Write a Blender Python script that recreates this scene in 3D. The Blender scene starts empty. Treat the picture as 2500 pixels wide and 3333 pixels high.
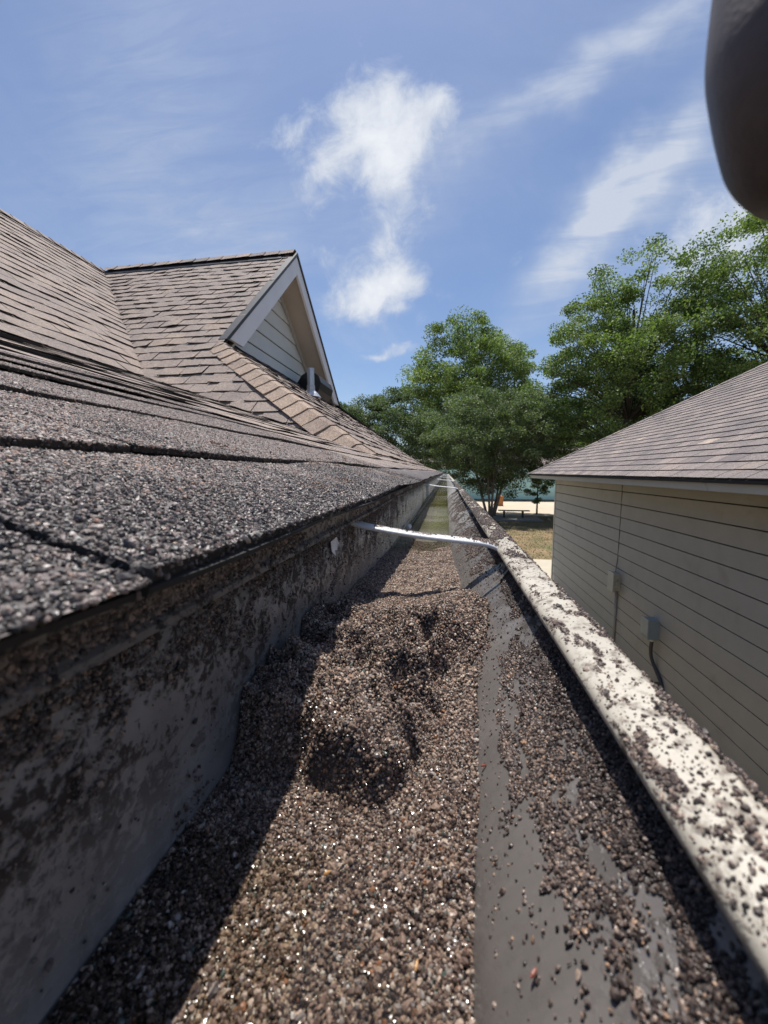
import bpy, math, random
import numpy as np
from mathutils import Vector
from mathutils.bvhtree import BVHTree

R = math.radians
S = bpy.context.scene
COL = S.collection

# ------------------------------------------------------------------ camera
YAW, PITCH = R(9.116), R(-5.996)
cam_d = bpy.data.cameras.new('camera')
cam = bpy.data.objects.new('camera', cam_d); COL.objects.link(cam)
cam_d.sensor_fit = 'HORIZONTAL'; cam_d.sensor_width = 25.96; cam_d.lens = 13.0
cam_d.clip_start = 0.004; cam_d.clip_end = 2000
cam.location = (0, 0, 0)
cam.rotation_euler = (math.pi/2 + PITCH, 0, YAW)
cam_d.dof.use_dof = True; cam_d.dof.focus_distance = 0.36; cam_d.dof.aperture_fstop = 21.0
S.camera = cam
CF = np.array([-math.sin(YAW)*math.cos(PITCH), math.cos(YAW)*math.cos(PITCH), math.sin(PITCH)])
CR = np.array([math.cos(YAW), math.sin(YAW), 0.0]); CU = np.cross(CR, CF)

# ------------------------------------------------------------------ light
SUN = Vector((-0.07, 0.27, 1.0)).normalized()          # towards the sun
EL = math.asin(SUN.z); AZ = math.atan2(SUN.x, SUN.y)
sun_d = bpy.data.lights.new('sun', 'SUN'); sun_d.energy = 4.7; sun_d.angle = R(0.55)
sun_d.color = (1.0, 0.955, 0.89)
sun = bpy.data.objects.new('sun', sun_d); COL.objects.link(sun)
sun.rotation_euler = (-SUN).to_track_quat('-Z', 'Y').to_euler(); sun.location = (0, 0, 30)

S.view_settings.view_transform = 'Standard'; S.view_settings.look = 'None'
S.view_settings.exposure = 0.35; S.view_settings.gamma = 1.0
S.view_settings.use_curve_mapping = False
SKY_STRENGTH = 0.10

world = bpy.data.worlds.new('World'); S.world = world; world.use_nodes = True
WT = world.node_tree; WT.nodes.clear()

class NT:
    """small helper that writes node graphs"""
    def __init__(s, tree): s.t = tree
    def n(s, typ, **kw):
        nd = s.t.nodes.new(typ)
        for k, v in kw.items():
            setattr(nd, k, v)
        return nd
    def put(s, sock, v):
        if isinstance(v, bpy.types.NodeSocket): s.t.links.new(v, sock)
        else: sock.default_value = v
    def m(s, op, a, b=None, c=None, clamp=False):
        nd = s.n('ShaderNodeMath', operation=op, use_clamp=clamp)
        s.put(nd.inputs[0], a)
        if b is not None: s.put(nd.inputs[1], b)
        if c is not None: s.put(nd.inputs[2], c)
        return nd.outputs[0]
    def noise(s, vec, scale, detail=3, rough=0.55, dist=0.0, col=False):
        nd = s.n('ShaderNodeTexNoise'); s.put(nd.inputs['Vector'], vec)
        nd.inputs['Scale'].default_value = scale; nd.inputs['Detail'].default_value = detail
        nd.inputs['Roughness'].default_value = rough; nd.inputs['Distortion'].default_value = dist
        return nd.outputs['Color' if col else 'Fac']
    def ramp(s, fac, stops, interp='LINEAR'):
        nd = s.n('ShaderNodeValToRGB'); nd.color_ramp.interpolation = interp
        el = nd.color_ramp.elements
        while len(el) < len(stops): el.new(0.5)
        for e, (p, c) in zip(el, stops):
            e.position = p; e.color = (c if len(c) == 4 else (*c, 1)) if hasattr(c, '__len__') else (c, c, c, 1)
        s.put(nd.inputs['Fac'], fac)
        return nd.outputs['Color']
    def mix(s, fac, a, b, blend='MIX'):
        nd = s.n('ShaderNodeMix', data_type='RGBA', blend_type=blend)
        s.put(nd.inputs[0], fac)
        s.put(nd.inputs[6], a if isinstance(a, bpy.types.NodeSocket) else (*a, 1))
        s.put(nd.inputs[7], b if isinstance(b, bpy.types.NodeSocket) else (*b, 1))
        return nd.outputs[2]
    def maprange(s, v, a, b, c=0.0, d=1.0, smooth=True):
        nd = s.n('ShaderNodeMapRange', interpolation_type='SMOOTHSTEP' if smooth else 'LINEAR')
        for i, x in enumerate((v, a, b, c, d)): s.put(nd.inputs[i], x)
        return nd.outputs[0]
    def xyz(s, v):
        nd = s.n('ShaderNodeSeparateXYZ'); s.put(nd.inputs[0], v); return nd.outputs
    def comb(s, x, y, z=0.0):
        nd = s.n('ShaderNodeCombineXYZ')
        for i, q in enumerate((x, y, z)): s.put(nd.inputs[i], q)
        return nd.outputs[0]

w = NT(WT)
sky = w.n('ShaderNodeTexSky', sky_type='NISHITA', sun_disc=False)
sky.sun_elevation = EL; sky.sun_rotation = AZ
sky.air_density = 1.0; sky.dust_density = 0.8; sky.ozone_density = 2.2; sky.altitude = 50
tc = w.n('ShaderNodeTexCoord')
D = w.xyz(tc.outputs['Generated'])
yy = w.m('MAXIMUM', D[1], 0.08)
u = w.m('DIVIDE', D[0], yy); v = w.m('DIVIDE', D[2], yy)
UV = w.comb(u, v)
wv = w.n('ShaderNodeVectorMath', operation='SUBTRACT'); w.put(wv.inputs[0], w.noise(UV, 5.0, 4, 0.6, col=True)); wv.inputs[1].default_value = (0.5, 0.5, 0.5)
wv2 = w.n('ShaderNodeVectorMath', operation='SCALE'); w.put(wv2.inputs[0], wv.outputs[0]); wv2.inputs['Scale'].default_value = 0.16
wv3 = w.n('ShaderNodeVectorMath', operation='ADD'); w.put(wv3.inputs[0], UV); w.put(wv3.inputs[1], wv2.outputs[0])
W = w.xyz(wv3.outputs[0])
def blob(cu, cv, ru, rv, ang=0.0, amp=1.0):
    du = w.m('SUBTRACT', W[0], cu); dv = w.m('SUBTRACT', W[1], cv)
    c, s_ = math.cos(ang), math.sin(ang)
    a = w.m('ADD', w.m('MULTIPLY', du, c/ru), w.m('MULTIPLY', dv, s_/ru))
    b = w.m('ADD', w.m('MULTIPLY', du, -s_/rv), w.m('MULTIPLY', dv, c/rv))
    q = w.m('ADD', w.m('MULTIPLY', a, a), w.m('MULTIPLY', b, b))
    return w.m('MULTIPLY', w.m('EXPONENT', w.m('MULTIPLY', q, -1.0)), amp)
def total(l):
    o = l[0]
    for x in l[1:]: o = w.m('ADD', o, x)
    return o
CUM = [(-.215, .895, .105, .085, .3, 1.15), (-.19, .79, .12, .09, 0, 1.0), (-.07, .79, .085, .085, .2, 1.15), (-.045, .865, .035, .035, .2, .6), (-.40, .845, .095, .040, .3, .85), (-.30, .76, .07, .06, 0, .75),
       (-.335, .70, .05, .05, .5, .65), (-.14, .67, .065, .12, .15, 1.0), (-.155, .555, .05, .05, 0, .65),
       (-.195, .435, .14, .062, .05, 1.5), (-.15, .475, .06, .05, 0, .9), (-.30, .54, .075, .035, -.3, .75),
       (-.125, .305, .055, .016, .15, .9), (-.205, .276, .055, .014, .1, .95),
       (.64, .53, .20, .12, .5, 1.5), (.14, .50, .022, .022, 0, .5), (.18, .33, .08, .03, 0, .6), (.30, .26, .12, .04, 0, .5),
       (-1.06, .60, .10, .04, -.6, .6)]
cum = total([blob(*c) for c in CUM])
n1 = w.noise(UV, 11.0, 8, 0.66, 0.4)
dens = w.m('ADD', cum, w.m('MULTIPLY', w.m('SUBTRACT', n1, 0.52), 2.3))
cumA = w.m('MULTIPLY', w.maprange(dens, 0.25, 1.55), w.maprange(cum, 0.02, 0.25))
cumA = w.m('MULTIPLY', cumA, w.maprange(D[1], 0.1, 0.3))
CIR = [(.33, .56, .20, .055, .85, 2.0), (.43, .70, .16, .05, .9, 1.1), (.20, .84, .34, .035, .42, .65), (.42, .95, .30, .06, .45, .70),
       (.66, .64, .30, .14, .6, 1.1), (-.80, .80, .30, .55, 0, .62), (-.55, .55, .30, .14, .5, .60), (-.10, .62, .30, .10, .8, .30), (.62, .40, .4, .10, .3, .5)]
cir = total([blob(*c) for c in CIR])
mp = w.n('ShaderNodeMapping'); w.put(mp.inputs['Vector'], UV); mp.inputs['Rotation'].default_value = (0, 0, -0.7); mp.inputs['Scale'].default_value = (1.0, 5.0, 1)
n2 = w.noise(mp.outputs[0], 3.4, 7, 0.62, 0.6)
cirA = w.m('MULTIPLY', cir, w.maprange(n2, 0.25, 0.8, 0.35, 1.1))
cirA = w.m('MULTIPLY', cirA, w.maprange(D[1], 0.1, 0.3))
# thin high veil over the whole dome, so the sky goes on outside the frame
zz = w.m('ADD', w.m('MAXIMUM', D[2], 0.0), 0.18)
pl = w.comb(w.m('DIVIDE', D[0], zz), w.m('DIVIDE', D[1], zz))
veil = w.maprange(w.noise(pl, 1.1, 6, 0.6, 0.8), 0.42, 0.80, 0.0, 0.22)
cov = w.m('MULTIPLY', w.m('SUBTRACT', 1.0, w.m('MINIMUM', cumA, 1.0)), w.m('SUBTRACT', 1.0, w.m('MINIMUM', w.m('ADD', w.m('MULTIPLY', cirA, 0.62), veil), 0.9)))
cov = w.m('SUBTRACT', 1.0, cov)
cloudcol = w.mix(w.maprange(w.m('ADD', dens, w.m('MULTIPLY', w.m('SUBTRACT', w.noise(UV, 7.0, 5, 0.6), 0.5), 2.5)), 0.6, 2.6), (4.9, 5.35, 6.2), (6.9, 7.1, 7.5))
lp = w.mix(cov, w.mix(1.0, sky.outputs[0], (0.90, 0.93, 1.0), 'MULTIPLY'), cloudcol)
# sky blue a little lighter and less saturated near the zenith, as the photograph has it
bg = w.n('ShaderNodeBackground'); w.put(bg.inputs[0], lp); bg.inputs[1].default_value = SKY_STRENGTH
wo = w.n('ShaderNodeOutputWorld'); WT.links.new(bg.outputs[0], wo.inputs[0])
world.cycles.sampling_method = 'MANUAL'; world.cycles.sample_map_resolution = 256

# ------------------------------------------------------------------ object helpers
def tag(o, label=None, cat=None, group=None, kind=None):
    if label: o['label'] = label
    if cat: o['category'] = cat
    if group: o['group'] = group
    if kind: o['kind'] = kind
    return o
def empty(name, loc, label, cat, group=None):
    o = bpy.data.objects.new(name, None); COL.objects.link(o); o.location = loc
    o.empty_display_size = 0.05
    return tag(o, label, cat, group)
def link(name, me, parent=None, mat=None):
    o = bpy.data.objects.new(name, me); COL.objects.link(o)
    if mat is not None and not me.materials: me.materials.append(mat)
    if parent is not None:
        o.parent = parent
        off = parent.location.copy() if parent.type == 'EMPTY' else Vector((0, 0, 0))
        o.matrix_parent_inverse.translation = -off     # children are modelled in world coordinates
    return o
class MB:
    def __init__(s): s.v = []; s.f = []; s.a = []; s.mi = []
    def add(s, vs, fs, tint=0.5):
        b = len(s.v); s.v += [tuple(p) for p in vs]
        s.f += [tuple(b+i for i in f) for f in fs]; s.a += [tint]*len(fs)
    def quad(s, a, b, c, d, tint=0.5): s.add([a, b, c, d], [(0, 1, 2, 3)], tint)
    def box(s, lo, hi, tint=0.5):
        x0, y0, z0 = lo; x1, y1, z1 = hi
        s.add([(x0,y0,z0),(x1,y0,z0),(x1,y1,z0),(x0,y1,z0),(x0,y0,z1),(x1,y0,z1),(x1,y1,z1),(x0,y1,z1)],
              [(0,3,2,1),(4,5,6,7),(0,1,5,4),(1,2,6,5),(2,3,7,6),(3,0,4,7)], tint)
    def prism(s, poly, ys, jitter=None, tint=0.5, axis='y', caps=True):
        """closed polygon of (x,z) swept along y through the stations ys"""
        n = len(poly); vs = []
        for k, y in enumerate(ys):
            for (x, z) in poly:
                p = (x, y, z)
                if jitter: p = jitter(p)
                vs.append(p)
        fs = []
        for k in range(len(ys)-1):
            for i in range(n):
                j = (i+1) % n
                fs.append((k*n+i, k*n+j, (k+1)*n+j, (k+1)*n+i))
        if caps:
            fs.append(tuple(range(n))[::-1]); fs.append(tuple((len(ys)-1)*n+i for i in range(n)))
        s.add(vs, fs, tint)
    def tube(s, pts, rad, seg=8, tint=0.5, caps=True):
        pts = [Vector(p) for p in pts]; n = len(pts)
        if not hasattr(rad, '__len__'): rad = [rad]*n
        vs = []
        up = Vector((0.13, 0.21, 0.97)).normalized()
        for i, p in enumerate(pts):
            d = (pts[min(i+1, n-1)] - pts[max(i-1, 0)]).normalized()
            a = d.cross(up)
            if a.length < 1e-3: a = d.cross(Vector((1, 0, 0)))
            a.normalize(); b = d.cross(a)
            for k in range(seg):
                t = 2*math.pi*k/seg
                vs.append(p + (a*math.cos(t)+b*math.sin(t))*rad[i])
        fs = []
        for i in range(n-1):
            for k in range(seg):
                j = (k+1) % seg
                fs.append((i*seg+k, i*seg+j, (i+1)*seg+j, (i+1)*seg+k))
        if caps:
            fs.append(tuple(range(seg))[::-1]); fs.append(tuple((n-1)*seg+k for k in range(seg)))
        s.add(vs, fs, tint)
    def build(s, name, mat, parent=None, smooth=False, tintattr=False):
        me = bpy.data.meshes.new(name); me.from_pydata(s.v, [], s.f); me.update()
        if smooth: me.polygons.foreach_set('use_smooth', [True]*len(me.polygons))
        if tintattr:
            at = me.attributes.new('tint', 'FLOAT', 'FACE'); at.data.foreach_set('value', s.a)
        if s.mi:
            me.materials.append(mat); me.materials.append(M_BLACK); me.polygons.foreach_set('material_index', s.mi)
        return link(name, me, parent, mat)

rng = np.random.default_rng(7)
random.seed(5)
_perm = rng.random((64, 64, 64))
def vnoise(p):
    """trilinear value noise, p (N,3)"""
    p = np.asarray(p, float); i = np.floor(p).astype(int); f = p - i; f = f*f*(3-2*f)
    o = 0
    for dx in (0, 1):
        for dy in (0, 1):
            for dz in (0, 1):
                wgt = (f[:, 0] if dx else 1-f[:, 0])*(f[:, 1] if dy else 1-f[:, 1])*(f[:, 2] if dz else 1-f[:, 2])
                o = o + wgt*_perm[(i[:, 0]+dx) % 64, (i[:, 1]+dy) % 64, (i[:, 2]+dz) % 64]
    return o
def fbm(p, oct=4, gain=0.5):
    p = np.asarray(p, float); s_ = 0; a = 1; tot = 0
    for k in range(oct):
        s_ = s_ + a*vnoise(p*2**k + 17.3*k); tot += a; a *= gain
    return s_/tot
def n1(x, y, z=0.0): return float(vnoise([[x, y, z]])[0])

# ------------------------------------------------------------------ materials
def newmat(name):
    m = bpy.data.materials.new(name); m.use_nodes = True; t = m.node_tree; t.nodes.clear()
    k = NT(t); b = k.n('ShaderNodeBsdfPrincipled'); o = k.n('ShaderNodeOutputMaterial'); t.links.new(b.outputs[0], o.inputs[0])
    return m, k, b
def coords(k, geo=True):
    return k.n('ShaderNodeNewGeometry').outputs['Position']
def bump(k, b, h, strength, dist):
    nd = k.n('ShaderNodeBump'); nd.inputs['Strength'].default_value = strength; nd.inputs['Distance'].default_value = dist
    k.put(nd.inputs['Height'], h); k.t.links.new(nd.outputs[0], b.inputs['Normal'])

def shingle_mat(name, stops, eave_wet=False, contrast=1.0):
    m, k, b = newmat(name); P = coords(k)
    at = k.n('ShaderNodeAttribute', attribute_name='tint')
    base = k.ramp(at.outputs['Fac'], stops)
    vo = k.n('ShaderNodeTexVoronoi'); k.put(vo.inputs['Vector'], P); vo.inputs['Scale'].default_value = 620.0
    g = k.xyz(vo.outputs['Color'])[0]
    gr = k.ramp(g, [(0.0, 0.38), (0.45, 0.85), (0.8, 1.25), (1.0, 2.0)])
    c = k.mix(1.0, base, gr, 'MULTIPLY')
    mid = k.noise(P, 55.0, 5, 0.7)
    c = k.mix(1.0, c, k.ramp(mid, [(0.25, 0.62), (0.5, 1.0), (0.75, 1.32)]), 'MULTIPLY')
    big = k.noise(P, 3.2, 5, 0.65)
    c = k.mix(1.0, c, k.ramp(big, [(0.3, (0.80, 0.80, 0.83)), (0.55, (1, 1, 1)), (0.72, (1.14, 1.08, 1.0))]), 'MULTIPLY')
    b.inputs['Roughness'].default_value = 0.85
    if eave_wet:
        xs = k.xyz(P)
        edge = k.m('ADD', xs[0], k.m('MULTIPLY', k.m('SUBTRACT', k.noise(P, 9.0, 4, 0.6), 0.5), 0.22))
        wet = k.maprange(edge, -0.19, -0.10)
        c = k.mix(wet, c, k.mix(1.0, c, (0.40, 0.41, 0.46), 'MULTIPLY'))
        k.put(b.inputs['Roughness'], k.maprange(wet, 0, 1, 0.85, 0.5, False))
        # dark algae streaks running down the slope
        mpn = k.n('ShaderNodeMapping'); k.put(mpn.inputs['Vector'], P); mpn.inputs['Scale'].default_value = (1.1, 7.0, 1.1)
        st = k.maprange(k.noise(mpn.outputs[0], 1.0, 5, 0.6), 0.56, 0.74)
        low = k.m('MULTIPLY', k.maprange(xs[2], 1.0, 0.5), st)
        c = k.mix(k.m('MULTIPLY', low, 0.25), c, (0.03, 0.028, 0.028))
    k.t.links.new(c, b.inputs['Base Color'])
    h = k.m('ADD', k.m('MULTIPLY', g, 0.5), k.m('MULTIPLY', mid, 0.8))
    bump(k, b, h, 0.9, 0.0016)
    return m
M_SH = shingle_mat('brown_asphalt_shingle', [(0.0, (0.215, 0.178, 0.160)), (0.35, (0.272, 0.220, 0.190)), (0.7, (0.312, 0.248, 0.208)), (1.0, (0.37, 0.296, 0.242))], eave_wet=True)
M_CAP = shingle_mat('tan_hip_cap', [(0.0, (0.28, 0.212, 0.168)), (1.0, (0.40, 0.300, 0.225))])
M_SH2 = shingle_mat('grey_pink_shingle', [(0.0, (0.145, 0.125, 0.125)), (0.4, (0.200, 0.170, 0.162)), (0.75, (0.24, 0.202, 0.186)), (0.92, (0.275, 0.228, 0.203)), (1.0, (0.37, 0.30, 0.25))])

def simple(name, col, rough=0.6, spot=None, metal=0.0, bumpy=0.0, var=0.15, nscale=4.0):
    m, k, b = newmat(name); P = coords(k)
    n = k.noise(P, nscale, 5, 0.6)
    c = k.mix(1.0, col, k.ramp(n, [(0.3, 1-var), (0.7, 1+var)]), 'MULTIPLY')
    if spot:
        sc, lo, hi, scol = spot
        c = k.mix(k.maprange(k.noise(P, sc, 6, 0.65), lo, hi), c, scol)
    k.t.links.new(c, b.inputs['Base Color']); b.inputs['Roughness'].default_value = rough; b.inputs['Metallic'].default_value = metal
    if bumpy: bump(k, b, k.noise(P, nscale*12, 4, 0.6), 0.5, bumpy)
    return m
M_BLACK = simple('black_asphalt_edge_shade', (0.018, 0.017, 0.017), 0.8, var=0.3, nscale=60)  # asphalt black that also paints in the shadow on shingle butts and sides
M_SIDING = simple('taupe_painted_siding', (0.395, 0.385, 0.36), 0.62, spot=(2.6, 0.55, 0.80, (0.30, 0.27, 0.245)), bumpy=0.0006, var=0.05, nscale=5)
M_TRIM = simple('putty_painted_trim', (0.46, 0.44, 0.385), 0.55, var=0.05)
M_GWALL = simple('pale_grey_green_siding', (0.66, 0.68, 0.63), 0.6, var=0.03)
M_RAKE = simple('white_rake_paint', (0.78, 0.77, 0.75), 0.5, var=0.04)
M_SOFFIT = simple('tan_soffit', (0.50, 0.43, 0.35), 0.65, var=0.06)
M_DRIP = simple('dark_drip_edge', (0.030, 0.028, 0.027), 0.45, var=0.25, nscale=30)
M_VENT = simple('black_plastic_vent', (0.022, 0.022, 0.024), 0.42, var=0.1)
M_PIPE = simple('galvanised_pipe', (0.55, 0.56, 0.58), 0.38, metal=0.6, var=0.12, nscale=25)
M_BOXG = simple('grey_electrical_box', (0.25, 0.30, 0.325), 0.5, var=0.06, nscale=10)
M_BOXT = simple('weathered_tan_box', (0.40, 0.385, 0.32), 0.55, spot=(22, 0.5, 0.7, (0.26, 0.22, 0.13)), var=0.1)
M_CONDUIT = simple('grey_conduit', (0.38, 0.36, 0.35), 0.5)
M_CABLE = simple('dark_cable', (0.06, 0.062, 0.068), 0.5)
M_MOSS = simple('mossy_wood', (0.11, 0.115, 0.06), 0.9, var=0.3, nscale=20)
M_BARK = simple('pale_bark', (0.24, 0.20, 0.155), 0.9, var=0.3, nscale=6)
M_BARKD = simple('dark_bark', (0.085, 0.07, 0.055), 0.9, var=0.3, nscale=6)
M_BENCH = simple('weathered_bench_wood', (0.13, 0.125, 0.10), 0.7, var=0.2, nscale=6)
M_BENCHL = simple('black_bench_legs', (0.02, 0.02, 0.02), 0.5)
M_TEAL = simple('turquoise_wall_paint', (0.52, 0.84, 0.85), 0.6, var=0.06, nscale=0.6)
M_FARROOF = simple('far_brown_roof', (0.20, 0.155, 0.145), 0.85, var=0.1)
M_ORANGE = simple('orange_clay', (0.50, 0.21, 0.08), 0.8, var=0.2, nscale=3)
M_CONC = simple('pale_concrete', (0.46, 0.41, 0.32), 0.85, spot=(1.5, 0.55, 0.8, (0.38, 0.33, 0.26)), var=0.07, nscale=2)
M_SAND = simple('pale_sand', (0.52, 0.44, 0.34), 0.9, spot=(0.7, 0.6, 0.8, (0.42, 0.34, 0.22)), var=0.09, nscale=0.5)
M_SLAB = simple('grey_slab', (0.27, 0.25, 0.23), 0.85, var=0.1)
M_PADDLE = simple('grass_blades', (0.24, 0.175, 0.085), 0.8, var=0.3, nscale=3)
M_WHITE = simple('white_torn_label', (0.75, 0.74, 0.72), 0.6, var=0.05)

def grass_mat():
    m, k, b = newmat('dry_lawn'); P = coords(k)
    c = k.ramp(k.noise(P, 0.9, 6, 0.7), [(0.35, (0.115, 0.12, 0.045)), (0.5, (0.20, 0.155, 0.075)), (0.62, (0.30, 0.205, 0.115)), (0.75, (0.22, 0.15, 0.09))])
    c = k.mix(1.0, c, k.ramp(k.noise(P, 14.0, 5, 0.75), [(0.3, 0.55), (0.7, 1.35)]), 'MULTIPLY')
    k.t.links.new(c, b.inputs['Base Color']); b.inputs['Roughness'].default_value = 0.95
    bump(k, b, k.noise(P, 20, 4, 0.7), 1.0, 0.03)
    return m
M_GRASS = grass_mat()

def metal_mat(name, base, grime, lo, hi, rough=0.35, streak=(14, 60, 14), algae=False):
    m, k, b = newmat(name); P = coords(k); X = k.xyz(P)
    mpn = k.n('ShaderNodeMapping'); k.put(mpn.inputs['Vector'], P); mpn.inputs['Scale'].default_value = streak
    a = k.noise(mpn.outputs[0], 1.0, 6, 0.65)
    c = k.mix(k.maprange(a, 0.3, 0.75), base, tuple(q*0.72 for q in base))
    fine = k.noise(P, 380.0, 3, 0.6)
    patch = k.noise(P, 75.0, 6, 0.70)
    g = k.maprange(k.m('ADD', k.m('MULTIPLY', fine, 0.55), k.m('MULTIPLY', patch, 0.75)), lo, hi)
    if algae:   # the splash-washed front stays cleaner low down; the back wall is dirtiest under the eave
        fr = k.m('MULTIPLY', k.maprange(X[0], 0.0, 0.004), k.maprange(X[2], -0.068, -0.085))
        g = k.m('MULTIPLY', g, k.m('SUBTRACT', 1.0, k.m('MULTIPLY', fr, 0.92)))
        bk = k.m('MULTIPLY', k.maprange(X[0], -0.06, -0.07), k.maprange(X[2], -0.062, -0.10))
        g = k.m('MULTIPLY', g, k.m('SUBTRACT', 1.0, k.m('MULTIPLY', bk, 0.8)))
        c = k.mix(k.m('MULTIPLY', k.maprange(X[0], 0.002, 0.008), k.maprange(X[1], 0.9, 0.3)), c, k.mix(1.0, c, (0.62, 0.60, 0.60), 'MULTIPLY'))
        g = k.m('MULTIPLY', g, k.maprange(X[1], 0.38, 0.75, 1.0, 0.22))
        c = k.mix(k.maprange(X[1], 0.38, 0.9, 0.0, 0.65), c, (0.40, 0.39, 0.37))
    c = k.mix(g, c, grime)
    if algae:
        al = k.m('MULTIPLY', k.m('MULTIPLY', k.maprange(X[1], 0.66, 0.80), k.maprange(k.noise(P, 5.0, 4, 0.6), 0.30, 0.55)), k.maprange(X[2], -0.100, -0.106))
        gcol = k.ramp(k.noise(P, 8.0, 5, 0.7), [(0.35, (0.075, 0.075, 0.028)), (0.55, (0.15, 0.14, 0.055)), (0.7, (0.23, 0.21, 0.12))])
        c = k.mix(al, c, gcol)
    k.t.links.new(c, b.inputs['Base Color'])
    k.put(b.inputs['Roughness'], k.maprange(g, 0, 1, rough, 0.75, False))
    bump(k, b, k.m('ADD', k.m('MULTIPLY', g, 1.0), k.m('MULTIPLY', k.noise(P, 9.0, 3), 0.4)), 0.5, 0.0006)
    return m
M_TROUGH = metal_mat('dirty_grey_trough', (0.23, 0.215, 0.20), (0.030, 0.022, 0.018), 0.62, 0.73, 0.24, algae=True)
M_LIP = metal_mat('dirty_cream_lip', (0.51, 0.47, 0.395), (0.13, 0.10, 0.08), 0.61, 0.82, 0.42, streak=(30, 9, 30))
M_HANG = metal_mat('aluminium_hanger', (0.68, 0.68, 0.68), (0.08, 0.07, 0.06), 0.80, 0.92, 0.4)
M_DRIPG = metal_mat('grimy_drip_flange', (0.15, 0.135, 0.12), (0.012, 0.010, 0.010), 0.60, 0.76, 0.4)

def granule_mat(name, stops, wetrough=0.17, dry=0.8):
    m, k, b = newmat(name)
    t = k.n('ShaderNodeAttribute', attribute_type='INSTANCER', attribute_name='tone')
    wt = k.n('ShaderNodeAttribute', attribute_type='INSTANCER', attribute_name='wet')
    c = k.ramp(t.outputs['Fac'], stops, 'CONSTANT')
    n = k.noise(coords(k), 1500.0, 2)
    c = k.mix(1.0, c, k.ramp(n, [(0.3, 0.75), (0.7, 1.3)]), 'MULTIPLY')
    c = k.mix(wt.outputs['Fac'], c, k.mix(1.0, c, (0.62, 0.60, 0.60), 'MULTIPLY'))
    k.t.links.new(c, b.inputs['Base Color'])
    k.put(b.inputs['Roughness'], k.maprange(wt.outputs['Fac'], 0, 1, dry, wetrough, False))
    return m
GST = [(0.0, (0.040, 0.029, 0.024)), (0.12, (0.098, 0.068, 0.054)), (0.28, (0.182, 0.127, 0.099)), (0.46, (0.28, 0.197, 0.150)), (0.62, (0.39, 0.282, 0.212)),
       (0.76, (0.29, 0.252, 0.222)), (0.85, (0.54, 0.430, 0.335)), (0.935, (0.30, 0.145, 0.075)), (0.952, (0.55, 0.50, 0.44)), (0.985, (0.10, 0.13, 0.11))]
M_GRAN = granule_mat('loose_granules', GST)
M_GROOF = granule_mat('roof_granules', [(0.0, (0.022, 0.020, 0.022)), (0.12, (0.07, 0.060, 0.059)), (0.26, (0.17, 0.142, 0.130)), (0.46, (0.29, 0.240, 0.215)),
       (0.68, (0.41, 0.335, 0.298)), (0.84, (0.35, 0.345, 0.315)), (0.92, (0.38, 0.24, 0.175)), (0.96, (0.55, 0.49, 0.44))], 0.35, 0.8)
M_GDARK = granule_mat('wet_dark_granules', [(0.0, (0.034, 0.026, 0.023)), (0.22, (0.085, 0.063, 0.054)), (0.48, (0.165, 0.122, 0.102)), (0.74, (0.29, 0.215, 0.17)), (0.94, (0.40, 0.25, 0.16))], 0.22, 0.6)

def leaf_mat(name, a, b_, c_):
    m = bpy.data.materials.new(name); m.use_nodes = True; t = m.node_tree; t.nodes.clear(); k = NT(t)
    at = k.n('ShaderNodeAttribute', attribute_name='tint')
    col = k.ramp(at.outputs['Fac'], [(0.0, a), (0.5, b_), (1.0, c_)])
    d = k.n('ShaderNodeBsdfPrincipled'); k.t.links.new(col, d.inputs['Base Color']); d.inputs['Roughness'].default_value = 0.62
    tr = k.n('ShaderNodeBsdfTranslucent'); k.t.links.new(k.mix(1.0, col, (1.1, 1.3, 0.55), 'MULTIPLY'), tr.inputs[0])
    mx = k.n('ShaderNodeMixShader'); mx.inputs[0].default_value = 0.32
    k.t.links.new(d.outputs[0], mx.inputs[1]); k.t.links.new(tr.outputs[0], mx.inputs[2])
    o = k.n('ShaderNodeOutputMaterial'); k.t.links.new(mx.outputs[0], o.inputs[0])
    return m
M_LEAF = leaf_mat('bright_oak_leaves', (0.062, 0.102, 0.034), (0.145, 0.208, 0.064), (0.27, 0.33, 0.125))
M_LEAFD = leaf_mat('dull_green_leaves', (0.056, 0.086, 0.042), (0.115, 0.155, 0.072), (0.20, 0.24, 0.12))

def water_mat():
    m = bpy.data.materials.new('shallow_water'); m.use_nodes = True; t = m.node_tree; t.nodes.clear(); k = NT(t)
    tr = k.n('ShaderNodeBsdfTransparent'); tr.inputs[0].default_value = (0.90, 0.90, 0.86, 1)
    gl = k.n('ShaderNodeBsdfGlossy'); gl.inputs['Roughness'].default_value = 0.03
    fr = k.n('ShaderNodeFresnel'); fr.inputs[0].default_value = 1.36
    bp = k.n('ShaderNodeBump'); bp.inputs['Strength'].default_value = 0.25; bp.inputs['Distance'].default_value = 0.001
    k.put(bp.inputs['Height'], k.noise(coords(k), 60, 2)); k.t.links.new(bp.outputs[0], gl.inputs['Normal']); k.t.links.new(bp.outputs[0], fr.inputs['Normal'])
    mx = k.n('ShaderNodeMixShader'); k.put(mx.inputs[0], fr.outputs[0])
    k.t.links.new(tr.outputs[0], mx.inputs[1]); k.t.links.new(gl.outputs[0], mx.inputs[2])
    o = k.n('ShaderNodeOutputMaterial'); k.t.links.new(mx.outputs[0], o.inputs[0])
    return m
M_WATER = water_mat()

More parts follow.
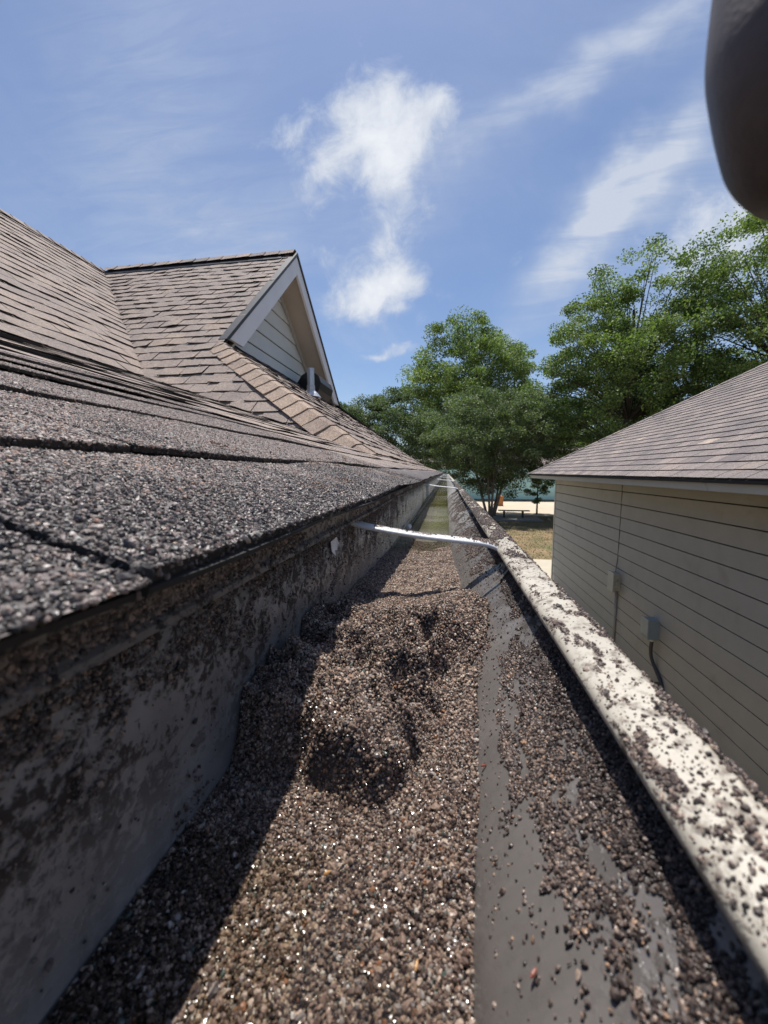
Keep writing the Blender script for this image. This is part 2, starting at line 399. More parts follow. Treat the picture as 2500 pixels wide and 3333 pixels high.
def skin_mat():
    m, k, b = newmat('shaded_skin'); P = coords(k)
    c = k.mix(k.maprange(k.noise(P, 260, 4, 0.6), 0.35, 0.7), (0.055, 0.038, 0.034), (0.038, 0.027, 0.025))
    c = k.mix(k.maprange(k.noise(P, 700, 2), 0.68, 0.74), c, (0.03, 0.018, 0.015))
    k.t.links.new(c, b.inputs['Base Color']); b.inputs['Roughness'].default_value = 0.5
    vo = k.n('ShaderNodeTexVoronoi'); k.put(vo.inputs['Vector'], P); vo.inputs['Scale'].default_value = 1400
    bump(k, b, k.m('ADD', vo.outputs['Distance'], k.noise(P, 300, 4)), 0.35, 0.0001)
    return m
M_SKIN = skin_mat()

# ------------------------------------------------------------------ granule instancing (geometry nodes)
_groups = {}
def gran_group(mat):
    if mat.name in _groups: return _groups[mat.name]
    g = bpy.data.node_groups.new('granules_'+mat.name, 'GeometryNodeTree')
    g.interface.new_socket('Geometry', in_out='INPUT', socket_type='NodeSocketGeometry')
    g.interface.new_socket('Geometry', in_out='OUTPUT', socket_type='NodeSocketGeometry')
    N = g.nodes.new; L = g.links.new
    gi = N('NodeGroupInput'); go = N('NodeGroupOutput')
    g2i = N('GeometryNodeGeometryToInstance')
    for q, sc in enumerate([(1.0, 0.8, 0.6), (0.8, 0.9, 0.75), (1.15, 0.7, 0.5)]):
        ico = N('GeometryNodeMeshIcoSphere'); ico.inputs['Radius'].default_value = 0.5; ico.inputs['Subdivisions'].default_value = 2
        sp = N('GeometryNodeSetPosition'); L(ico.outputs['Mesh'], sp.inputs['Geometry'])
        no = N('ShaderNodeTexNoise'); no.noise_dimensions = '4D'; no.inputs['Scale'].default_value = 1.7; no.inputs['W'].default_value = q*3.7; no.inputs['Detail'].default_value = 1
        sub = N('ShaderNodeVectorMath'); sub.operation = 'SUBTRACT'; L(no.outputs['Color'], sub.inputs[0]); sub.inputs[1].default_value = (.5, .5, .5)
        sl = N('ShaderNodeVectorMath'); sl.operation = 'SCALE'; L(sub.outputs[0], sl.inputs[0]); sl.inputs['Scale'].default_value = 0.9
        L(sl.outputs[0], sp.inputs['Offset'])
        tf = N('GeometryNodeTransform'); L(sp.outputs[0], tf.inputs['Geometry']); tf.inputs['Scale'].default_value = sc
        sm = N('GeometryNodeSetMaterial'); L(tf.outputs[0], sm.inputs['Geometry']); sm.inputs['Material'].default_value = mat
        L(sm.outputs[0], g2i.inputs[0])
    iop = N('GeometryNodeInstanceOnPoints'); L(gi.outputs[0], iop.inputs['Points']); L(g2i.outputs[0], iop.inputs['Instance'])
    iop.inputs['Pick Instance'].default_value = True
    rv = N('FunctionNodeRandomValue'); rv.data_type = 'FLOAT_VECTOR'; rv.inputs['Max'].default_value = (6.283, 6.283, 6.283)
    L(rv.outputs[0], iop.inputs['Rotation'])
    na = N('GeometryNodeInputNamedAttribute'); na.data_type = 'FLOAT'; na.inputs['Name'].default_value = 'size'
    L(na.outputs[0], iop.inputs['Scale'])
    L(iop.outputs[0], go.inputs[0])
    _groups[mat.name] = g
    return g
def granules(name, pts, size, tone, wet, mat, parent=None):
    me = bpy.data.meshes.new(name); n = len(pts)
    me.vertices.add(n); me.vertices.foreach_set('co', np.asarray(pts, np.float32).ravel())
    for nm, arr in (('size', size), ('tone', tone), ('wet', wet)):
        a = me.attributes.new(nm, 'FLOAT', 'POINT'); a.data.foreach_set('value', np.broadcast_to(np.asarray(arr, np.float32), (n,)).copy())
    me.materials.append(mat)
    o = link(name, me, parent)
    md = o.modifiers.new('granules', 'NODES'); md.node_group = gran_group(mat)
    o['kind'] = 'stuff'
    return o
def lsize(n, mean=0.0013, sig=0.28): return mean*np.exp(rng.normal(0, sig, n))

# ------------------------------------------------------------------ shingled slopes
def clip(poly, edges):
    """Sutherland-Hodgman of a list of (X,Y,s,t) by half planes (a,b,c): aX+bY+c>=0"""
    for a, b, c in edges:
        out = []; n = len(poly)
        for i in range(n):
            p, q = poly[i], poly[(i+1) % n]
            dp = a*p[0]+b*p[1]+c; dq = a*q[0]+b*q[1]+c
            if dp >= 0: out.append(p)
            if (dp >= 0) != (dq >= 0):
                t = dp/(dp-dq); out.append(tuple(p[j]+(q[j]-p[j])*t for j in range(len(p))))
        poly = out
        if len(poly) < 3: return []
    return poly
def halfplanes(poly):
    ar = sum(poly[i][0]*poly[(i+1) % len(poly)][1]-poly[(i+1) % len(poly)][0]*poly[i][1] for i in range(len(poly)))
    if ar < 0: poly = poly[::-1]
    hp = []
    for i in range(len(poly)):
        (x0, y0), (x1, y1) = poly[i], poly[(i+1) % len(poly)]
        a, b = -(y1-y0), (x1-x0); l = math.hypot(a, b)
        if l < 1e-9: continue
        a /= l; b /= l; hp.append((a, b, -(a*x0+b*y0)))
    return hp
def inview(p):
    z = float(np.dot(p, CF))
    if z < 0.03: return False
    return abs(float(np.dot(p, CR))/z) < 1.02 and abs(float(np.dot(p, CU))/z) < 1.35
class Slope:
    def __init__(s, c, gx, gy):
        s.c, s.gx, s.gy = c, gx, gy; g = math.hypot(gx, gy)
        s.up = Vector((gx/g, gy/g, g)).normalized(); s.ct = Vector((gy/g, -gx/g, 0))
        s.n = s.ct.cross(s.up)
        if s.n.z < 0: s.n = -s.n
    def z(s, X, Y): return s.c+s.gx*X+s.gy*Y
    def pt(s, o, a, t): return o+s.ct*a+s.up*t

def lay(slope, origin, polys, expo, wid, first=None, thick=0.006, amp=0.0012, jitter=0.004, seed=0, s0=0.0, curl=0.0022, fine=False, widvar=0.0, gap=0.004, tsig=.12):
    """list of shingle meshes (MB, score) clipped to the convex polygons"""
    rr = random.Random(seed); O = Vector((origin[0], origin[1], slope.z(*origin)))
    out = []
    ss, ts = [], []
    for poly in polys:
        for (x, y) in poly:
            d = Vector((x, y, slope.z(x, y)))-O; ss.append(d.dot(slope.ct)); ts.append(d.dot(slope.up))
    tmin, tmax, smin, smax = min(ts), max(ts), min(ss), max(ss)
    rows = []; t = tmin-0.0001; k = 0
    if first: rows.append((t, t+first)); t += first
    while t < tmax: rows.append((t, t+expo)); t += expo
    hps = [halfplanes(p) for p in polys]
    for ri, (t0, t1) in enumerate(rows):
        a = s0 - wid*(math.ceil((s0-smin)/wid)+1) + (0.5*wid if ri % 2 else 0) + rr.uniform(-1, 1)*jitter
        while a < smax:
            wd = wid*(1+rr.uniform(-widvar, widvar)); b = a+wd
            tint = min(1, max(0, rr.gauss(0.5, tsig)))
            ph = rr.uniform(0, 50); c0, c1 = rr.uniform(0, curl), rr.uniform(0, curl)
            drop = rr.uniform(-1, 1)*0.003
            a0, b0, tt0, tt1 = a+gap/2, b-gap/2, t0+drop, t1+0.02
            mid = slope.pt(O, (a+b)/2, (t0+t1)/2); dist = mid.length
            nx, nt = (10, 5) if (fine and dist < 1.3) else (4, 1)
            hp = None
            for h in hps:
                mb = None
                for i in range(nx):
                    for j in range(nt):
                        cell = []
                        for (ii, jj) in ((i, j), (i+1, j), (i+1, j+1), (i, j+1)):
                            sv = a0+(b0-a0)*ii/nx; tv = tt0+(tt1-tt0)*jj/nt
                            p = slope.pt(O, sv, tv); cell.append((p.x, p.y, sv, tv))
                        q = clip(cell, h)
                        if not q: continue
                        if mb is None: mb = MB()
                        top = []
                        for (x, y, sv, tv) in q:
                            r = (tv-tt0)/(tt1-tt0); e = (sv-a0)/(b0-a0)
                            lift = thick*1.25*(1-r)+0.0005 + (c0*(1-e)**2+c1*e*e)*(1-r)**2
                            wv_ = amp*(n1(sv*9+ph, tv*9, seed)-0.5)*(0.5 if fine else 2)
                            wv_ += amp*2.0*(n1(sv*2.1, tv*2.1, seed+9)-0.5)+amp*1.6*(n1(sv*6.3+ri*2, tv*3.1, seed+4)-0.5)
                            top.append(slope.pt(O, sv, tv)+slope.n*(lift+wv_))
                        base = len(mb.v); m_ = len(top)
                        nf = [tuple(base+z_ for z_ in range(m_))]
                        vs = [tuple(p) for p in top]; bl = {}
                        for z_ in range(m_):
                            p, q2 = q[z_], q[(z_+1) % m_]
                            on = (abs(p[3]-tt0) < 1e-6 and abs(q2[3]-tt0) < 1e-6) or (abs(p[2]-a0) < 1e-6 and abs(q2[2]-a0) < 1e-6) or (abs(p[2]-b0) < 1e-6 and abs(q2[2]-b0) < 1e-6)
                            if on:
                                for w_ in (z_, (z_+1) % m_):
                                    if w_ not in bl:
                                        bl[w_] = base+len(vs); pp = top[w_]-slope.n*(thick*1.1)
                                        vs.append(tuple(pp))
                                nf.append((base+z_, bl[z_], bl[(z_+1) % m_], base+(z_+1) % m_))
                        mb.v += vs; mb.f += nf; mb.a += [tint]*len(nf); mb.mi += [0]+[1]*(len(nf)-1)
                if mb is not None:
                    cs = np.mean(np.array(mb.v), 0); d2 = float(cs.dot(cs))
                    nn = abs(float(np.dot(cs, np.array(slope.n))))/math.sqrt(d2)
                    sc = (nn+0.03)/d2*(1 if inview(cs) else 0.0005)*len(mb.f)/(nx*nt)
                    out.append((mb, sc))
            a = b
    return out
def merge(list_mb, name, mat, parent):
    m = MB()
    for q in list_mb:
        b = len(m.v); m.v += q.v; m.f += [tuple(b+i for i in f) for f in q.f]; m.a += q.a; m.mi += q.mi
    return m.build(name, mat, parent, tintattr=True)
def flip_up(mb):
    return mb
def deck(polys_slopes, name, mat, parent, down=0.012, th=0.02):
    m = MB()
    for poly, sl in polys_slopes:
        top = [Vector((x, y, sl.z(x, y)))-Vector((0, 0, down)) for x, y in poly]
        bot = [p-Vector((0, 0, th)) for p in top]; n = len(top)
        m.add(top+bot, [tuple(range(n)), tuple(range(2*n-1, n-1, -1))]+[(i, i+n, (i+1) % n+n, (i+1) % n) for i in range(n)])
    return m.build(name, mat, parent)

# ================================================================== THE HOUSE WITH THE GUTTER (left)
house = empty('house', (-3.0, 4.0, -2.6), 'long shingled house roof above the clogged gutter, with a pale gable wall set into it', 'house')
A = Slope(-0.0425, -0.33, 0.0)
Mn = Slope(-1.323, -0.859, 0.0)
Hp = Slope(-0.20, -0.68, 0.0)
Dn = Slope(2.80-0.93*5.05, 0.0, 0.93)
Df = Slope(2.80+0.82*5.05, 0.0, -0.82)
yA = 8.49
A1d = [(-.072, -.45), (-.072, yA), (-.468, 8.32), (-.468, -.45)]
A1 = [(-.055, -.45), (-.055, yA), (-.468, 8.32), (-.468, -.45)]
A2 = [(-.468, -.45), (-.468, 2.166), (-2.433, 2.864), (-2.433, -.45)]
M1 = [(-2.433, .3), (-2.433, 2.864), (-4.8, 5.10), (-4.8, .3)]
yD = 5.05
hipYtop = yD-(2.80-(-.20+.68*1.95))/.93
D1 = [(-.468, 2.166), (-1.95, hipYtop), (-3.31, hipYtop+.42), (-2.433, 2.864)]
zh = Dn.z(0, hipYtop)
xv = (zh+1.323)/.859
D1 = [(-.468, 2.166), (-1.95, hipYtop), (-xv, hipYtop), (-2.433, 2.864)]
D2 = [(-1.95, hipYtop), (-1.95, yD), (-4.80, yD), (-xv, hipYtop)]
yfar = yD+(2.80-(-.20+.68*2.36))/.82
ynear = yD-(2.80-(-.20+.68*2.36))/.93
H1 = [(-.468, 2.166), (-.468, 8.32), (-2.36, yfar), (-2.36, ynear)]
roofdeck = deck([(A2, A), (M1, Mn), (D1, Dn), (D2, Dn), (H1, Hp),
                 ([(-1.95, yD), (-1.95, yD+1.95), (-4.8, yD+1.95), (-4.8, yD)], Df),
                 ([(-.468, 8.32), (-2.0, 6.95), (-4.8, 6.95), (-4.8, 8.32)], Df),
                 ([(-.055, yA), (-.468, 8.32), (-4.8, 8.32), (-4.8, yA)], Df),
                 ([(-4.8, -.45), (-2.433, -.45), (-2.433, .3), (-4.8, .3)], Mn),
                 ([(-4.8, -.45), (-4.8, 9), (-8.0, 9), (-8.0, -.45)], Slope(2.8+.859*4.8, .859, 0))], 'roof', M_BLACK, house)
sh = []
shA1 = lay(A, (-.055, 0), [A1], .140, .195, first=.098, seed=3, s0=-.13, thick=.0030, amp=.0024, fine=True, curl=.0012, gap=.0022)
near_mb = [m for m, s_ in shA1 if np.linalg.norm(np.mean(np.array(m.v), 0)) < 1.3]
sh += shA1
shA2 = lay(A, (-.055, 0), [A2], .140, .195, seed=4, s0=-.05, thick=.0030, amp=.0036, fine=True, curl=.0020, gap=.0025)
near_mb += [m for m, s_ in shA2 if np.linalg.norm(np.mean(np.array(m.v), 0)) < 1.3]
sh += shA2
sh += lay(Mn, (-2.433, 0), [M1], .140, .30, seed=5, thick=.0050, amp=.0045, curl=.007, gap=.006)
sh += lay(Dn, (0, 2.2), [D1, D2], .135, .20, seed=6, thick=.0052, amp=.0055, curl=.009, gap=.006)
sh += lay(Hp, (-.468, 0), [H1], .140, .20, seed=7, thick=.006, amp=.004, curl=.007, gap=.007)
sh.sort(key=lambda q: -q[1])
for m, s_ in sh[:300]:
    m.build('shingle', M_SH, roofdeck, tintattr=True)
deck([(A1d, A)], 'eave_deck', M_BLACK, house, down=.003, th=.007)
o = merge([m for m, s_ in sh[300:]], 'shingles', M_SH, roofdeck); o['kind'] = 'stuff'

# cap shingles on the hip and ridge
def caps(p0, p1, na, nb, wid, step, name, parent, mat, seed, lift=.010):
    rr = random.Random(seed); p0, p1 = Vector(p0), Vector(p1); d = (p1-p0); L = d.length; d.normalize()
    up = (na+nb).normalized()
    wa = d.cross(na).normalized(); wb = d.cross(nb).normalized()
    if wa.dot(nb) > 0: wa = -wa     # runs down on the side away from b
    if wb.dot(na) > 0: wb = -wb
    k = 0
    while k*step < L:
        a = k*step; b = min(a+step*1.25, L+.02); m = MB(); tint = rr.random(); r1 = rr.uniform(-.004, .004)
        vs = []
        for q, t in enumerate((a, (a+b)/2, b)):
            e = [1.0, .55, .12][q]; c = p0+d*t
            li = lift*e
            for (w_, dn) in ((wa, 1.0), (wa, .5), (wa, .12), (wb, .12), (wb, .5), (wb, 1.0)):
                nrm = na if w_ is wa else nb
                vs.append(c+w_*wid*dn+nrm*(li+.006+r1*dn)+up*(.0 if dn > .2 else .004))
        fs = []
        for q in range(2):
            for i in range(5): fs.append((q*6+i, q*6+i+1, q*6+7+i, q*6+6+i))
        bs = len(vs)
        for i in range(6): vs.append(vs[i]-up*.012)
        for i in range(5): fs.append((i, bs+i, bs+i+1, i+1))
        m.add(vs, fs, tint); m.build(name, mat, parent, tintattr=True); k += 1
caps((-.40, 2.10, .085), (-1.98, hipYtop+.02, zh+.01), Dn.n, Hp.n, .145, .135, 'hip_cap_shingle', roofdeck, M_CAP, 3)
caps((-1.97, yD, 2.845), (-4.75, yD, 2.845), Dn.n, Df.n, .12, .20, 'ridge_cap_shingle', roofdeck, M_SH, 4)
mv = MB()
mv.add([(-2.12, yD-.13, 2.70), (-2.12, yD, 2.838), (-2.12, yD+.13, 2.73), (-4.72, yD-.13, 2.70), (-4.72, yD, 2.838), (-4.72, yD+.13, 2.73),
        (-2.12, yD-.13, 2.675), (-4.72, yD-.13, 2.675), (-2.12, yD+.13, 2.69), (-4.72, yD+.13, 2.69)],
       [(0, 1, 4, 3), (1, 2, 5, 4), (0, 3, 7, 6), (2, 8, 9, 5), (0, 6, 8, 2, 1), (3, 4, 5, 9, 7)])
mv.build('ridge_vent', M_VENT, roofdeck)
caps((-4.8, .2, 2.81), (-4.8, 5.3, 2.81), Mn.n, Vector((-Mn.n.x, 0, Mn.n.z)), .13, .14, 'main_ridge_cap', roofdeck, M_SH, 8)

# gable
XW = -2.30
def gz(y): return 2.80-(.93 if y < yD else .82)*abs(y-yD)
gab = MB()
gb = Hp.z(XW, 0)-.1
yl = yD-(2.80-gb)/.93; yr = yD+(2.80-gb)/.82
gab.add([(XW-.03, yl, gb), (XW-.03, yr, gb), (XW-.03, yD, 2.77), (XW-.06, yl, gb), (XW-.06, yr, gb), (XW-.06, yD, 2.77)], [(0, 1, 2), (5, 4, 3), (0, 3, 4, 1), (1, 4, 5, 2), (2, 5, 3, 0)])
gable = gab.build('gable_wall', M_BLACK, house)
z = gb+.03
while z < 2.72:
    z1 = min(z+.205, 2.74); m = MB()
    ya, yb = yD-(2.78-z)/.93, yD+(2.78-z)/.82; yc, yd = yD-(2.78-z1)/.93, yD+(2.78-z1)/.82
    xo, xi = XW+.006, XW-.008
    m.add([(xo, ya, z+.012), (xo, yb, z+.012), (xi, yd, z1+.001), (xi, yc, z1+.001), (XW-.028, ya, z+.012), (XW-.028, yb, z+.012)], [(0, 1, 2, 3), (0, 4, 5, 1)])
    m.build('siding_board', M_GWALL, gable); z += .205
def rake_strip(side, xa, xb, off0, off1, name, mat, zlo):
    """board along the rake: between perpendicular offsets below the roof line, x from xa to xb"""
    sl = .93 if side < 0 else .82; th = math.atan(sl); c = 1/math.cos(th)
    m = MB()
    def pz(y, off): return gz(y)-off*c
    y_end = yD+side*(2.80-off0*c-zlo)/sl
    y_end2 = yD+side*(2.80-off1*c-zlo+.0)/sl
    vs = []
    for x in (xa, xb):
        vs += [(x, yD, 2.80-off0*c), (x, y_end, zlo), (x, y_end2, zlo), (x, yD, 2.80-off1*c)]
    f = [(0, 1, 2, 3), (7, 6, 5, 4), (0, 4, 5, 1), (1, 5, 6, 2), (2, 6, 7, 3), (3, 7, 4, 0)]
    m.add(vs, f); return m.build(name, mat, gable)
for sd in (-1, 1):
    rake_strip(sd, -1.955, -1.985, .020, .185, 'rake_board', M_RAKE, 1.20)
    rake_strip(sd, -1.94, -2.02, -.012, .018, 'rake_drip_edge', M_DRIP, 1.17)
    rake_strip(sd, -1.987, XW+.002, .11, .13, 'soffit', M_SOFFIT, 1.0)
    rake_strip(sd, XW+.004, XW+.028, .131, .20, 'frieze_board', M_TRIM, 1.22)
# vent and flue on the slope below the gable
vz = Hp.z(-1.75, 0)
m = MB(); m.tube([(-1.75, 4.92, vz-.05), (-1.75, 4.92, vz+.10)], .050, 14, caps=False); m.tube([(-1.75, 4.92, vz+.10), (-1.75, 4.92, vz+.335)], .046, 14)
fl = m.build('flue_pipe', M_PIPE, house, smooth=False)
m = MB()
for q in range(4): m.tube([(-1.75, 4.92, vz+.07+q*.014), (-1.75, 4.92, vz+.077+q*.014)], .0535, 14)
m.build('flue_collar', M_PIPE, fl)
m = MB(); m.tube([(-1.75, 4.92, vz-.03), (-1.75, 4.92, vz+.012), (-1.75, 4.92, vz+.06)], [.13, .10, .052], 14); m.build('flue_flashing', M_PIPE, fl)
m = MB(); c0 = Vector((-2.02, 5.75, Hp.z(-2.02, 0)))
for q in range(9):
    pass
prof = [(-.20, .0), (-.20, .10), (-.14, .165), (-.04, .195), (.08, .19), (.17, .15), (.21, .08), (.21, .0)]
vs = []; 
for sgn in (-.30, .30):
    for (a, b) in prof:
        p = c0+Hp.up*(-a)*.8+Hp.n*b*1.4; vs.append((p.x, p.y+sgn, p.z))
n = len(prof)
m.add(vs, [tuple(range(n)), tuple(range(2*n-1, n-1, -1))]+[(i, i+n, (i+1) % n+n, (i+1) % n) for i in range(n)])
hv = m.build('attic_vent', M_VENT, house)
for q in range(8):
    m = MB(); y = c0.y-.315
    a = -.15+q*.042
    p = c0+Hp.up*(-a)*.8; m.add([tuple(p+Vector((0, -.315, .01))), tuple(p+Hp.up*.018+Vector((0, -.315, .01))), tuple(p+Hp.up*.018+Hp.n*.13+Vector((0, -.33, 0))), tuple(p+Hp.n*.13+Vector((0, -.33, 0)))], [(0, 1, 2, 3), (3, 2, 1, 0)])
    m.build('louvre', M_PIPE if False else M_DRIP, hv)
# fascia, drip flange and wall under the eave
m = MB(); m.box((-.10, -.45, -.20), (-.0775, yA-.05, -.030)); m.build('fascia_board', M_TRIM, house)
m = MB(); m.box((-.9, -.45, -2.6), (-.6, yA-.6, -.21)); m.build('wall', M_TRIM, house)
m = MB(); m.box((-.62, -.45, -.215), (-.10, yA-.1, -.200)); m.build('soffit', M_SOFFIT, house)
ys = list(np.concatenate([np.arange(-.3, 1.6, .02), np.arange(1.6, yA, .25)]))
def eavej(p):
    return (p[0]+.0012*(n1(p[1]*14, 3)-.5), p[1], p[2]+.0022*(n1(p[1]*9, 7)-.5))
m = MB(); m.prism([(-.0600, -.0240), (-.0600, -.0252), (-.0655, -.0258), (-.0658, -.0325), (-.0640, -.0340), (-.0637, -.0356), (-.0650, -.0354), (-.0690, -.0340), (-.0720, -.0240)], ys, eavej)
flange = m.build('drip_flange', M_DRIPG, house)
m = MB(); m.prism([(-.0560, -.0222), (-.0563, -.0236), (-.12, -.0066), (-.12, -.0050)], ys, lambda p: (p[0]+.0030*(n1(p[1]*23, 1)-.5), p[1], p[2]+.0018*(n1(p[1]*17, 5)-.5)))
m.build('starter_course', M_BLACK, house)

# real granules on the nearest shingles
bv, bf = [], []
for q in near_mb:
    b = len(bv); bv += q.v; bf += [tuple(b+i for i in f) for f in q.f]
bvh = BVHTree.FromPolygons(bv, bf)
N = 560000
X = -.052-rng.random(N)**1.35*.62; Y = rng.random(N)*.98-.02
dist = np.sqrt(X*X+Y*Y)
keep = (Y > -X*.60-.01) & (dist < .95) & (rng.random(N) < np.clip((.95-dist)/.25, 0, 1))
X, Y = X[keep], Y[keep]
pts = []; sz = []
s_all = lsize(len(X), .00120, .30)
for i in range(len(X)):
    hit, nrm, idx, dd = bvh.ray_cast(Vector((X[i], Y[i], 1.0)), Vector((0, 0, -1)))
    if hit is None: continue
    if abs(nrm.z) < .3: continue
    pts.append((hit.x, hit.y, hit.z+.0001)); sz.append(s_all[i])
pts = np.array(pts); sz = np.array(sz)
wetn = fbm(np.c_[pts[:, 0]*9, pts[:, 1]*9, pts[:, 0]*0+3.1], 4)
wet = np.clip((pts[:, 0]+.165+(wetn-.5)*.28)/.07, 0, 1)
thin = rng.random(len(pts)) > wet*.42
pts, sz, wet = pts[thin], sz[thin], wet[thin]
tone = np.clip(rng.random(len(pts))**(1-.35*(1-wet)), 0, .999)
tone = np.where(rng.random(len(pts)) < wet*.55, tone*.36, tone)
granules('shingle_granules', pts, sz, tone, wet*.85, M_GROOF, roofdeck)
# ragged grains along the cut edges of the nearest shingles
ep = []
for q in near_mb:
    V_ = np.array(q.v)
    for f, mi in zip(q.f, q.mi):
        if mi != 1: continue
        a_, b_, c_, d_2 = (V_[i] for i in f)
        if np.linalg.norm(a_) > .8: continue
        ar = np.linalg.norm(np.cross(b_-a_, d_2-a_))
        k_ = rng.poisson(ar/1.5e-6*1.0)
        for _ in range(int(k_)):
            u_, w_ = rng.random(), rng.random()**1.5
            ep.append((a_*(1-u_)+d_2*u_)*(1-w_)+(b_*(1-u_)+c_*u_)*w_)
ep = np.array(ep)
granules('edge_grains', ep, lsize(len(ep), .0010, .4), rng.random(len(ep))*.34, .1, M_GROOF, roofdeck)
# loose clumps of washed granules lying on the shingles
cl = []; cs_ = []
for q in range(34):
    x = -.062-abs(rng.normal(0, .13)); y = rng.uniform(.08, .75)
    if y < -x*.8: continue
    k_ = int(rng.integers(12, 90)); r_ = rng.uniform(.004, .014)
    for j in range(k_):
        a = rng.normal(0, r_*.55); b = rng.normal(0, r_)
        hit, nrm, idx, dd = bvh.ray_cast(Vector((x+a, y+b, 1.0)), Vector((0, 0, -1)))
        if hit is None: continue
        h_ = max(0, 1-(a*a+b*b)/(r_*r_))*.0028
        cl.append((hit.x, hit.y, hit.z+.0006+rng.random()*h_)); cs_.append(.0015*math.exp(rng.normal(0, .25)))
granules('granule_clumps', np.array(cl), np.array(cs_), .3+rng.random(len(cl))*.65, .25, M_GRAN, roofdeck)

# ================================================================== GUTTER
gutter = empty('gutter', (0, 4.0, -.11), 'dented grey metal rain gutter full of washed-off shingle granules, running away along the roof edge', 'gutter')
FR = [(.0060, -.1100), (.0075, -.1040), (.0115, -.0955), (.0185, -.0870), (.0275, -.0795), (.0360, -.0735), (.0422, -.0680), (.0463, -.0632), (.0484, -.0590)]
def cat(P, n=4):
    out = []
    for i in range(len(P)-1):
        p0, p1, p2, p3 = (np.array(P[max(i-1, 0)]), np.array(P[i]), np.array(P[i+1]), np.array(P[min(i+2, len(P)-1)]))
        for j in range(n):
            t = j/n
            out.append(tuple(.5*((2*p1)+(-p0+p2)*t+(2*p0-5*p1+4*p2-p3)*t*t+(-p0+3*p1-3*p2+p3)*t**3)))
    out.append(P[-1]); return out
FC = cat(FR, 4)
BX = -.0745
inner = [(BX-.0016, -.0372), (BX, -.0378), (BX, -.070), (BX, -.1085), (BX+.0015, -.1100), (-.035, -.1103)]+FC
outer = [(x+.0010, z_-.0010) for x, z_ in inner]
outer[0] = (BX-.0016, -.0385); outer[1] = (BX-.0010, -.0385); outer[2] = (BX-.0010, -.07); outer[3] = (BX-.0010, -.1085); outer[4] = (BX+.0005, -.1112)
poly = inner+outer[::-1]
ysg = list(np.concatenate([np.arange(-.30, 1.5, .03), np.arange(1.5, 8.42, .3), [8.42]]))
def dent(p):
    x, y, z_ = p
    return (x+.0016*(n1(y*3.1, z_*40)-.5)+(.0006*(n1(y*21, z_*60)-.5)), y, z_+.0012*(n1(y*4, x*40, 5)-.5))
m = MB(); m.prism(poly, ysg, dent); trough = m.build('trough', M_TROUGH, gutter, smooth=True)
LIP = [(.0393, -.0605), (.0384, -.0590), (.0382, -.0572), (.0394, -.0556), (.0425, -.0543), (.0470, -.0532), (.0506, -.0525), (.0526, -.0534), (.0534, -.0560), (.0530, -.0635), (.0518, -.0635), (.0516, -.0580), (.0490, -.0558), (.0440, -.0562), (.0410, -.0578), (.0404, -.0605)]
ysl = list(np.concatenate([np.arange(-.30, 2.0, .02), np.arange(2.0, 8.45, .3), [8.45]]))
m = MB(); m.prism(LIP, ysl, lambda p: (p[0]+.0012*(n1(p[1]*5, 2)-.5), p[1], p[2]+.0012*(n1(p[1]*7, 8)-.5)))
m.build('front_lip', M_LIP, gutter, smooth=True)
# outer face below the lip
outf = [(.0528, -.0635), (.0540, -.0700), (.0500, -.0800), (.0400, -.0900), (.0330, -.1000), (.0300, -.1120), (.0270, -.1120), (.0310, -.0990), (.0380, -.0885), (.0480, -.0790), (.0525, -.0700), (.0515, -.0625)]
m = MB(); m.prism(outf, ysl); m.build('outer_face', M_LIP, gutter, smooth=True)
m = MB(); m.prism([(BX-.002, -.0385)]+[(BX, -.1105), (.006, -.1105)]+FC[::4]+[(.052, -.052)], [8.42, 8.45]); m.build('end_cap', M_LIP, gutter)
# hangers
def hanger():
    path = cat([(-.0745, -.0275), (-.0760, -.0345), (-.0735, -.0395), (-.066, -.0420), (-.045, -.0458), (-.020, -.0492), (.008, -.0518), (.030, -.0540), (.0395, -.0575), (.0415, -.061)], 4)
    m = MB(); W_ = .0074; vs = []; cs = [(-1, -.0018), (-1, .0002), (-.80, .0013), (0, .0019), (.80, .0013), (1, .0002), (1, -.0018), (0, -.0008)]
    n = len(cs)
    for i, (x, z_) in enumerate(path):
        a = path[max(i-1, 0)]; b = path[min(i+1, len(path)-1)]; tx, tz = b[0]-a[0], b[1]-a[1]; l = math.hypot(tx, tz); nx_, nz_ = -tz/l, tx/l
        for (yy_, h) in cs:
            vs.append((x+nx_*h, yy_*W_, z_+nz_*h))
    fs = [(i*n+k_, i*n+(k_+1) % n, (i+1)*n+(k_+1) % n, (i+1)*n+k_) for i in range(len(path)-1) for k_ in range(n)]
    fs += [tuple(range(n))[::-1], tuple((len(path)-1)*n+k_ for k_ in range(n))]
    m.add(vs, fs)
    return m
hm = hanger()
first = None
for i, y in enumerate([.298, 1.30, 2.35, 3.45, 4.6, 5.75, 6.9, 8.0]):
    if first is None:
        first = hm.build('hanger', M_HANG, gutter, smooth=True); first.location.y = y
    else:
        o = bpy.data.objects.new('hanger', first.data); COL.objects.link(o); o.parent = gutter
        o.matrix_parent_inverse = first.matrix_parent_inverse.copy(); o.location.y = y
# curved end plate of the nearest hanger on the front wall
m = MB(); vs = []; arc = FC[10:30]
for (x, z_) in arc:
    t = (z_+.0955)/.04; yoff = .232+.030*math.sin(min(1, max(0, t))*1.5)
    for dy in (0, .0045): vs.append((x-.0016, yoff+dy, z_+.0016))
m.add(vs, [(2*i, 2*i+1, 2*i+3, 2*i+2) for i in range(len(arc)-1)]); m.build('hanger_end_plate', M_DRIPG, gutter)
